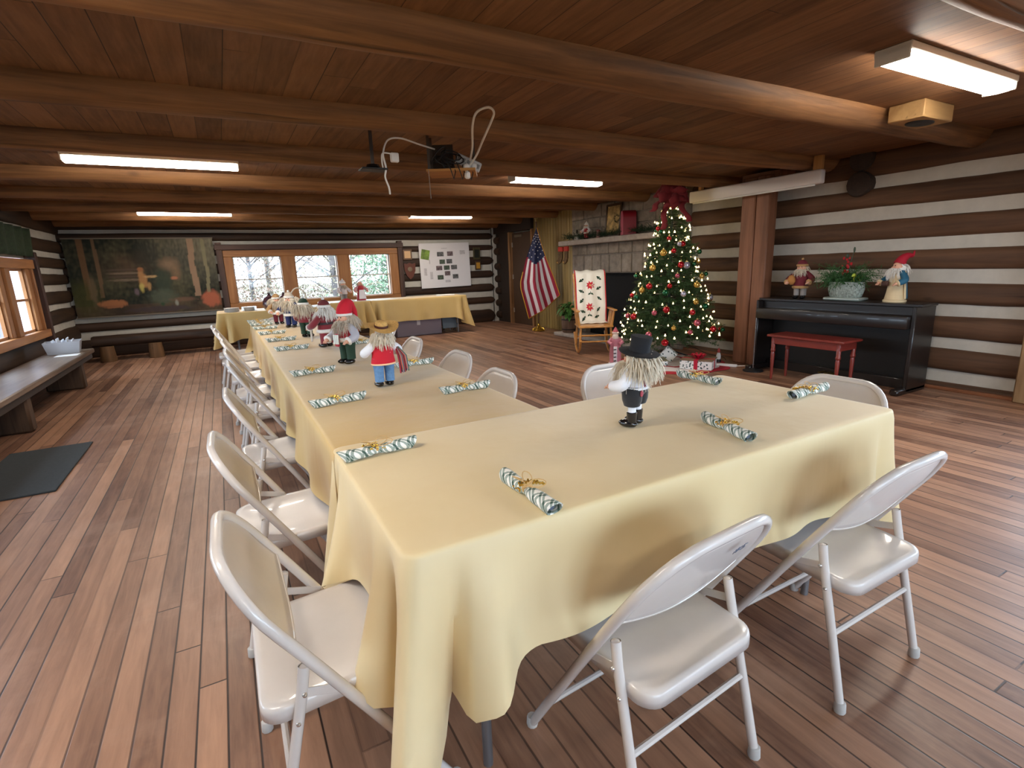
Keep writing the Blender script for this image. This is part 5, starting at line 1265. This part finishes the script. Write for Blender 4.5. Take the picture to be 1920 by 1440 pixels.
# skirt and presents
m = MB()
def sk(u, v): q = 2*PI*u; r = .06+.80*v+.03*v*math.sin(q*9); return (TX-.16+r*math.cos(q)*(.72 if math.cos(q) > 0 else 1.0), TY-.12+r*math.sin(q)*(.62 if math.sin(q) > 0 else 1.0), .006+.010*v*(1-v)*4*abs(math.sin(q*4.5)))
m.grid(sk, 90, 12)
for i in range(len(m.f)): m.m[i] = 1 if (i % 12) >= 10 or (i % 12) in (5,) else 0
o = m.build('tree_skirt', [plain('skirt_white', '#d9d0cf', .95, bmp=.3), plain('skirt_red', '#a8202c', .9)], ang=80); solid(o, .004, 1); tag(o, 'white tree skirt with red border under the christmas tree', 'tree skirt')
def wrap():
    m, nt, b = newmat('leaf_wrap'); vo = nt.nodes.new('ShaderNodeTexVoronoi'); vo.inputs['Scale'].default_value = 34; L(nt, coords(nt, (1, 1.6, 1.3)), vo.inputs['Vector'])
    L(nt, ramp(nt, vo.outputs['Distance'], [(.0, '#2b4a4a'), (.30, '#3b5f5f'), (.36, '#eef0ee')], 'CONSTANT'), b.inputs['Base Color']); b.inputs['Roughness'].default_value = .45; return m
M_wrap = wrap(); M_rib = plain('red_ribbon', '#b71c38', .4); M_kraft = plain('brown_wrap', '#7b6450', .6)
def present(label, loc, deg, d, lidmat=None, ribbon=True, rx=0):
    t = empty('wrapped_present', loc, math.radians(deg)); tag(t, label, 'present', 'wrapped presents')
    if rx: t.rotation_euler.y = rx
    m = MB(); m.box((0, 0, d[2]/2), d, .004); m.build('box', M_wrap, t)
    if lidmat: m = MB(); m.box((0, 0, d[2]+.002), (d[0]+.006, d[1]+.006, .012), .003); m.build('lid', lidmat, t)
    if ribbon:
        m = MB(); w_ = .045; top = d[2]+(.009 if lidmat else .001); m.box((0, 0, top/2+.0015), (w_, d[1]+.010, top), .001); m.build('ribbon', M_rib, t)
        m = MB(); m.box((0, 0, top/2+.001), (d[0]+.010, w_*.8, top), .001); m.build('ribbon', M_rib, t)
        m = MB(); rr = random.Random(3)
        for i in range(9):
            a = 2*PI*i/9; dd = Vector((math.cos(a), math.sin(a), .55)); m.tube([Vector((0, 0, top))+dd*(.045*(1-math.cos(q)))+Vector((0, 0, .016*math.sin(q))) for q in [2*PI*k/10 for k in range(11)]], .012, 6, flat=.3)
        m.build('bow', M_rib, t)
    return t
present('large flat present with a red ribbon on the tree skirt', (4.93, 4.31, .014), -60, (.37, .30, .105), M_kraft)
present('small leaf-patterned present half hidden behind the black-hatted doll', (4.71, 4.76, .018), -35, (.20, .26, .06), plain('sage_wrap', '#8a8468', .6), False)
present('leaf-patterned present standing on its corner against the tree pole', (4.93, 4.88, .03), -50, (.17, .10, .17), None, False, rx=.70)
# floor figure with marked panel
t = empty('floor_figurine', (4.27, 5.06, 0), math.radians(140)); tag(t, 'tall pink bearded floor figure with a black-marked white panel by the rocker', 'figurine')
M_pk = plain('rose_ceramic', '#b9707c', .5, var=.12, vscale=10)
m = MB(); m.lathe([(.075, .0), (.08, .01), (.078, .05), (.072, .06), (.074, .14), (.07, .24), (.06, .30), (.068, .33), (.062, .36), (.04, .38), (.0, .385)], 22, sy=.8); m.build('robe', M_pk, t)
m = MB(); m.lathe([(.079, .004), (.085, .01), (.085, .045), (.078, .05)], 22, sy=.82); m.build('fur_hem', plain('pale_fur', '#d8c7c4', .9, bmp=.5, bscale=150), t)
m = MB(); m.ell((0, 0, .405), (.038, .036, .042), 14, 10); m.ell((0, .036, .405), (.008, .008, .007), 8, 6); m.build('head', SKIN, t)
m = MB(); m.ell((0, .026, .375), (.04, .03, .045), 12, 8, lump=.25); m.lathe([(.038, 0), (.045, .005), (.045, .018), (.036, .022)], 16, (0, 0, .418)); m.build('beard', plain('cream_beard', '#d6c3b6', .9, bmp=.5), t)
m = MB(); m.lathe([(.038, .435), (.034, .45), (.02, .475), (.004, .50)], 16); m.build('hood', plain('hood_rose', '#b5545c', .7), t)
m = MB(); m.box((0, .061, .16), (.045, .008, .2), .002); m.build('panel', plain('panel_white', '#dcd4d8', .6), t)
for i in range(5):
    m = MB(); m.box((.004, .066+(.008 if i == 0 else 0), .03+.048*i if i else .028), (.034, .005, .013), .001, rotY(.12)); m.build('panel_mark', plain('mark_black', '#17171a', .6), t)
for sx in (-1, 1):
    m = MB(); m.tube([(sx*.05, 0, .345), (sx*.085, .02, .31), (sx*.045, .065, .29)], [.022, .024, .02], 10); m.build('arm', M_pk, t)
# power strip and toy on the floor
t = empty('floor_power_strip', (5.28, 4.19, 0), math.radians(-62)); tag(t, 'white power strip with cord on the floor before the timber post', 'power strip')
m = MB(); m.box((0, 0, .018), (.26, .045, .034), .008); m.build('body', plain('strip_white', '#e4e0dc', .5), t)
m = MB(); m.tube(smooth_path([(.13, 0, .016), (.22, .02, .02), (.32, .04, .012), (.42, .12, .006)]), .006, 6); m.build('cord', M_wcab, t)
t = empty('bird_figurine', (5.42, 4.42, 0)); tag(t, 'small black and white figure with a red top beside the timber post', 'figurine')
m = MB(); m.ell((0, 0, .075), (.03, .03, .06), 12, 8); m.build('body', plain('bird_white', '#d6d3d0', .6), t); m = MB(); m.lathe([(.032, 0), (.034, .01), (.03, .04), (.02, .05)], 12); m.build('base', plain('bird_black', '#1d1b1d', .5), t)
m = MB(); m.ell((0, 0, .145), (.02, .02, .022), 10, 8); m.lathe([(.02, .155), (.012, .175), (.002, .19)], 10); m.build('head', plain('bird_red', '#a8403a', .6), t)
m = MB(); m.tube(smooth_path([(5.16, 4.99, .2), (5.4, 4.86, .16), (5.6, 4.75, .05), (5.72, 4.6, .012), (5.60, 4.45, .008)]), .004, 6); tag(m.build('power_cable', M_bcab), 'black cord running from the christmas tree to the wall', 'cord')

# ------------------------------------------------------------------ far wall things
def mural():
    m = MB(); NX, NY = 150, 84; x0, x1, z0, z1 = -2.17, -.03, .70, 1.97
    for i in range(NX+1):
        for j in range(NY+1): m.v.append((x0+(x1-x0)*i/NX, 0, z0+(z1-z0)*j/NY))
    for i in range(NX):
        for j in range(NY): a = i*(NY+1)+j; m.f.append((a, a+NY+1, a+NY+2, a+1)); m.m.append(0)
    m.v = [(x, 11.118, z) for x, y, z in m.v]
    mt_, nt, b = newmat('painted_canvas'); at = nt.nodes.new('ShaderNodeVertexColor'); at.layer_name = 'paint'; L(nt, at.outputs[0], b.inputs['Base Color']); b.inputs['Roughness'].default_value = .65; b.inputs['Specular IOR Level'].default_value = .25
    bump(nt, b, noise_n(nt, coords(nt), 60, 4), .25, .004)
    pn = empty('painting'); tag(pn, 'large dark woodland painting on the far wall left of the window', 'painting')
    o = m.build('canvas', mt_, pn, smooth=False); ca = o.data.color_attributes.new('paint', 'FLOAT_COLOR', 'POINT')
    C_ = lambda h: Vector(lin(h)[:3])
    def col(u, v):
        n = nz(u*9, v*6, 1)*.5+.5; n2 = nz(u*30, v*22, 5)*.5+.5
        n3 = nz(u*70, v*16, 9)*.5+.5; n4 = nz(u*5, v*3.5, 13)*.5+.5; c = C_('#1c2016').lerp(C_('#6a6648'), max(0, min(1, .9*n4+.5*n2+.35*n3-.75)))
        c = c.lerp(C_('#9a9684'), max(0, min(1, (u-.42)*1.8))*max(0, min(1, (v-.30)*1.6))*(.25+.75*n3)*.8)          # hazy distance
        c = c.lerp(C_('#6d5540'), max(0, 1-abs(v-.62)/.28)*max(0, 1-abs(u-.36)/.22)*n)
        def blob(cx, cy, rx, ry, h, k=1.0, soft=.5):
            nonlocal c
            d = math.hypot((u-cx)/rx, (v-cy)/ry)+.5*(n2-.5)+.35*(n3-.5); w_ = max(0, min(1, (1-d)/soft))*k; c = c.lerp(C_(h), w_)
        for (tx, w_, h) in ((.10, .02, '#7c5c3e'), (.19, .012, '#7a6046'), (.83, .022, '#a98a72'), (.92, .013, '#8f8a6c')):
            if v > .22+.1*nz(tx*20, 1, 1) and abs(u-tx-.015*nz(v*3, tx*9, 2)) < w_: c = c.lerp(C_(h), .75)
        blob(.07, .25, .13, .28, '#47491f', .7); blob(.13, .35, .03, .25, '#7d6a52', .6)
        for k in range(4): blob(.36, .60-.045*k, .14, .018, '#8d7c6a' if k % 2 else '#5f4f44', .7, .4)
        blob(.66, .66, .10, .12, '#9c8168', .7, .8); blob(.70, .55, .05, .14, '#94785c', .6, .8); blob(.60, .42, .08, .22, '#3a4638', .8); blob(.58, .22, .12, .14, '#596252', .7)
        blob(.465, .47, .035, .15, '#b98a5a', .9, .4); blob(.46, .60, .020, .035, '#a5714c', 1, .4); blob(.45, .36, .02, .08, '#cdbf6a', .8, .5); blob(.50, .37, .018, .07, '#c39a66', .8, .5); blob(.52, .50, .055, .018, '#c9a878', .9, .4)
        blob(.68, .47, .03, .03, '#c07d5e', .8, .5); blob(.41, .30, .02, .06, '#7c6a76', .7)
        blob(.24, .155, .105, .06, '#a9704a', .95, .25)
        if v < .14: c = c.lerp(C_('#6a4a38'), .6*n)
        blob(.93, .16, .09, .13, '#b9684c', .85, .35); blob(.55, .055, .26, .045, '#44393c', .8, .3); blob(.72, .17, .12, .04, '#7d5a48', .6)
        blob(.57, .12, .018, .03, '#2c4a30', .9); blob(.67, .13, .015, .05, '#a9b0a6', .6)
        return c
    for k, v in enumerate(o.data.vertices):
        i, j = divmod(k, NY+1); c = col(i/NX, j/NY); ca.data[k].color = (c.x*.8, c.y*.74, c.z*.68, 1)
    m = MB(); m.box((-1.10, 11.14, 1.335), (2.14, .036, 1.27)); m.build('backing', plain('mural_back', '#33291f', .8), pn, smooth=False)
    for zz in (.69, 1.98): m = MB(); m.box((-1.10, 11.125, zz), (2.16, .03, .02), .003); m.build('edge_strip', plain('mural_strip', '#6b5f50', .6), pn)
mural()
t = empty('poster_board', (4.485, 11.165, 1.36)); tag(t, 'white display board with small photographs on the far wall', 'poster'); t.rotation_euler.y = -.012
m = MB(); m.box((0, 0, 0), (1.20, .014, .97), .002); m.build('board', plain('board_white', '#dcd8da', .6), t)
PH = [plain('photo_%d' % i, c, .4, var=.75, vscale=26) for i, c in enumerate(('#5a5a5a', '#6a5a5c', '#4a5648'))]
def pu(cx, cy): return ((cx-585)/650-.5)*1.18, (.5-(cy-190)/540)*.95
for i, (cx, cy, w_, h) in enumerate([(850, 320, 85, 55), (978, 318, 75, 55), (868, 415, 72, 55), (962, 412, 75, 55), (822, 492, 78, 55), (922, 490, 75, 55), (1020, 488, 80, 55), (928, 562, 72, 55), (832, 608, 78, 55), (1033, 605, 75, 55)]):
    x, z = pu(cx, cy); m = MB(); m.box((x, -.0085, z), (w_/650*1.18, .003, h/540*.95)); m.build('photograph', PH[i % 3], t, smooth=False)
x, z = pu(655, 320); m = MB(); m.box((x, -.0085, z), (.19, .003, .21), 0, rotY(.2)); m.build('green_picture', plain('green_print', '#6f8a34', .5, var=.6, vscale=9), t, smooth=False)
for cx, cy, w_, h in ((643, 532, 35, 90), (717, 580, 35, 90), (703, 410, 12, 55), (905, 250, 80, 8), (1145, 305, 70, 50), (928, 660, 70, 30)):
    x, z = pu(cx, cy); m = MB(); m.box((x, -.0082, z), (w_/650*1.18, .002, h/540*.95)); m.build('printed_note', plain('note_grey', '#bdb8bb', .7, var=.2, vscale=60), t, smooth=False)
def plaque(label, x, z, w_, h, fm, im, shape=None):
    t = empty('wall_plaque', (x, 11.185, z)); tag(t, label, 'plaque')
    if shape: m = MB(); m.prism(shape, .025, Matrix.Rotation(PI/2, 4, 'X')); m.build('shield', fm, t); m = MB(); m.lathe([(.055, 0), (.05, .008), (0, .01)], 18, M=Matrix.Translation((0, -.025, .03)) @ Matrix.Rotation(PI/2, 4, 'X')); m.build('medallion', im, t)
    else: m = MB(); m.box((0, 0, 0), (w_, .03, h), .005); m.build('frame', fm, t); m = MB(); m.box((0, -.017, 0), (w_*.68, .004, h*.68)); m.build('inset', im, t, smooth=False)
plaque('small gold-framed certificate above the shield plaque', 3.62, 1.61, .20, .22, plain('plaque_wood', '#6a4a30', .4), plain('cert_gold', '#d8b083', .3, .3))
sh = [(-.13, .16), (-.06, .14), (0, .17), (.06, .14), (.13, .16), (.12, 0), (.07, -.12), (0, -.19), (-.07, -.12), (-.12, 0)]
plaque('brown shield-shaped plaque between far window and poster', 3.65, 1.27, 0, 0, plain('shield_wood', '#5f2e1c', .4), plain('medal', '#8d7a66', .3, .7), sh)
plaque('dark tall frame right of the white poster', 5.28, 1.60, .17, .27, plain('frame_olive', '#4a4228', .4), plain('inset_dark', '#1c2018', .4))
plaque('small yellow framed plaque right of the white poster', 5.30, 1.33, .14, .2, plain('frame_dk', '#4a3424', .4), plain('inset_yellow', '#b8862c', .5))
m = MB(); m.box((5.85, 11.0, 1.53), (.05, .02, .15), .004); tag(m.build('wall_switch', plain('switch_white', '#d8d4cc', .5)), 'small white switch among the log ends in the far corner', 'switch')
# serving table things
M_china = plain('white_china', '#e6e3df', .25, coat=.3)
def plates(x, y, n, label):
    t = empty('plate_stack', (x, y, .7525)); tag(t, label, 'plates', 'plate stacks on the serving table')
    for i in range(n): m = MB(); m.lathe([(.06, 0), (.065, .001), (.105, .010), (.107, .012), (.10, .011), (.06, .004), (0, .003)], 24, (0, 0, .0065*i), cap=False); m.build('plate', M_china, t)
plates(.09, 9.09, 9, 'stack of white plates at the left corner of the serving table'); plates(.335, 9.16, 9, 'stack of white plates between the other stack and the dark jugs')
def jug(x, y, label, k=1.0):
    t = empty('jug', (x, y, .7525)); tag(t, label, 'jug', 'dark jugs'); t.scale = (k, k, k)
    m = MB(); m.lathe([(.075, 0), (.09, .015), (.108, .06), (.105, .13), (.075, .19), (.03, .215), (.022, .235), (.02, .24)], 10); m.build('body', plain('jug_glaze', '#4a3038', .2, 0, .6, coat=.4), t, ang=25)
    m = MB(); m.ell((0, 0, .25), .02, 10, 8); m.build('lid', plain('jug_lid', '#3a2a2a', .3), t)
    m = MB(); m.tube(smooth_path([(.08, 0, .18), (.13, 0, .18), (.135, 0, .1), (.10, 0, .07)]), .009, 8); m.build('handle', plain('jug_handle', '#5a3428', .4), t)
jug(.64, 9.12, 'large dark glazed jug at the front of the serving table'); jug(.87, 9.32, 'brown spouted jug behind the large dark one', .95)
t = empty('basket', (1.10, 9.38, .7525)); tag(t, 'grey basket with a round white handle on the serving table', 'basket')
m = MB(); m.lathe([(.09, 0), (.11, .02), (.13, .12), (.125, .125), (.1, .02), (0, .015)], 18, cap=False); m.build('bowl', plain('basket_grey', '#8d8474', .8, bmp=.6, bscale=120), t)
m = MB(); m.tube([(.125*math.cos(PI*i/16), 0, .11+.2*math.sin(PI*i/16)) for i in range(17)], .011, 8); m.build('handle', plain('handle_ivory', '#e0d6c4', .5), t)
t = empty('serving_tray', (2.22, 10.02, .7555)); tag(t, 'white tray with decorations under the red-gowned figure', 'tray'); m = MB(); m.box((0, 0, .003), (.40, .24, .006), .002); m.build('tray', M_china, t)
m = MB(); m.ell((-.17, -.06, .02), (.05, .04, .018), 12, 8); m.ell((-.1, -.09, .015), (.03, .02, .012), 10, 6); m.build('candy_dish', M_china, t)
m = MB(); m.box((3.98, 10.02, .763), (.32, .22, .024), .004); tag(m.build('paper_box', plain('box_white', '#e4e0dc', .7)), 'flat white box near the right end of the long serving table', 'box')
t = empty('storage_box', (3.36, 10.12, 0)); tag(t, 'large grey storage box under the long serving table', 'box')
m = MB(); m.box((0, 0, .2), (.94, .36, .4), .012); m.build('body', plain('storage_grey', '#8a7f8a', .7), t); m = MB(); m.box((0, 0, .415), (.96, .38, .03), .008); m.build('lid', plain('storage_lid', '#7c727c', .7), t)
m = MB(); m.box((-.02, -.183, .26), (.07, .006, .1), .001); m.build('tag_label', plain('tag_white', '#d8d2d6', .7), t)
t = empty('floor_board', (4.07, 10.12, 0)); tag(t, 'blue-grey panel on a stand under the serving table, right of the storage box', 'panel')
m = MB(); m.box((0, 0, .21), (.32, .03, .28), .004, rotX(-.18)); m.build('panel', plain('panel_blue', '#6f7c88', .5), t)
for sx in (-.12, .12):
    m = MB(); m.tube([(sx, -.02, .1), (sx, -.02, 0)], .01, 6); m.tube([(sx, -.02, .09), (sx, .12, 0)], .008, 6); m.build('leg', plain('panel_leg', '#4a4038', .6), t)
# benches and mat on the left
M_bench = wood('worn_plank', '#4a382c', '#84705e', 'Y', .35, bmp=.2, spec=.6)
t = empty('plank_bench', (-1.83, 5.55, 0)); tag(t, 'long worn plank bench along the left wall under the window', 'bench')
m = MB(); m.box((0, 0, .395), (.46, 6.3, .055), .01); m.build('seat', M_bench, t)
m = MB(); m.box((.18, 0, .335), (.05, 6.2, .07), .008); m.build('rail', plain('bench_dark', '#33261c', .7), t)
for y in (-2.4, .45, 2.55):
    m = MB(); m.box((.0, y, .185), (.38, .14, .37), .02); m.build('leg', wood('bench_leg', '#2c2018', '#5a4433', 'Z', .7), t)
t = empty('log_bench', (-.95, 10.63, 0)); tag(t, 'dark log bench on stump legs below the painting', 'bench')
m = MB(); log(m, 'X', 10.46, 1, -1.95, .2, .24, .41, 71, depth=.34); m.v = [(x+.95, y-10.63, z) for x, y, z in m.v]; m.build('seat', M_logback, t)
for x in (-.82, -.16):
    m = MB(); m.lathe([(.11, 0), (.115, .02), (.10, .20), (.10, .25)], 14, (x, -.12, 0)); m.build('stump_leg', wood('stump', '#4a3420', '#7a5a3c', 'Z', .7), t)
t = empty('plastic_bin', (-1.84, 8.38, .4225), math.radians(6)); tag(t, 'clear plastic bin of papers at the far end of the plank bench', 'bin')
m = MB(); vs = [(-.15, -.11, 0), (.15, -.11, 0), (.15, .11, 0), (-.15, .11, 0), (-.18, -.14, .15), (.18, -.14, .15), (.18, .14, .15), (-.18, .14, .15)]
m.add(vs, [(0, 1, 2, 3), (0, 1, 5, 4), (1, 2, 6, 5), (2, 3, 7, 6), (3, 0, 4, 7)]); solid(m.build('tub', plain('cloudy_plastic', '#a8a8ac', .3), t, smooth=False), .004)
m = MB()
for i in range(5): m.box((-.08+.04*i, 0, .09+.02*(i % 2)), (.012, .2, .16), .001, rotY(.12*i-.2))
m.build('papers', plain('brochure', '#c9ccd2', .6, var=.3, vscale=20), t)
m = MB(); m.box((-1.76, 8.10, .4235), (.22, .2, .002)); tag(m.build('paper_sheet', plain('paper_white', '#ecebea', .7), smooth=False), 'white paper sheet lying on the plank bench before the bin', 'paper')
m = MB(); m.box((-1.36, 4.665, .006), (.52, 1.13, .012), .004); tag(m.build('door_mat', plain('mat_grey', '#33373a', .9, var=.15, vscale=60, bmp=.6, bscale=300)), 'dark grey mat on the floor at the left', 'mat')
m = MB(); m.grid(lambda u, v: (-2.14+.02*math.sin(u*60)-.02*v, 6.3+3.1*u, 2.0-.36*v), 120, 6); o = m.build('window_valance', plain('valance_green', '#24331c', .9, var=.3, vscale=30)); solid(o, .01); tag(o, 'dark green valance over the left wall window', 'curtain')
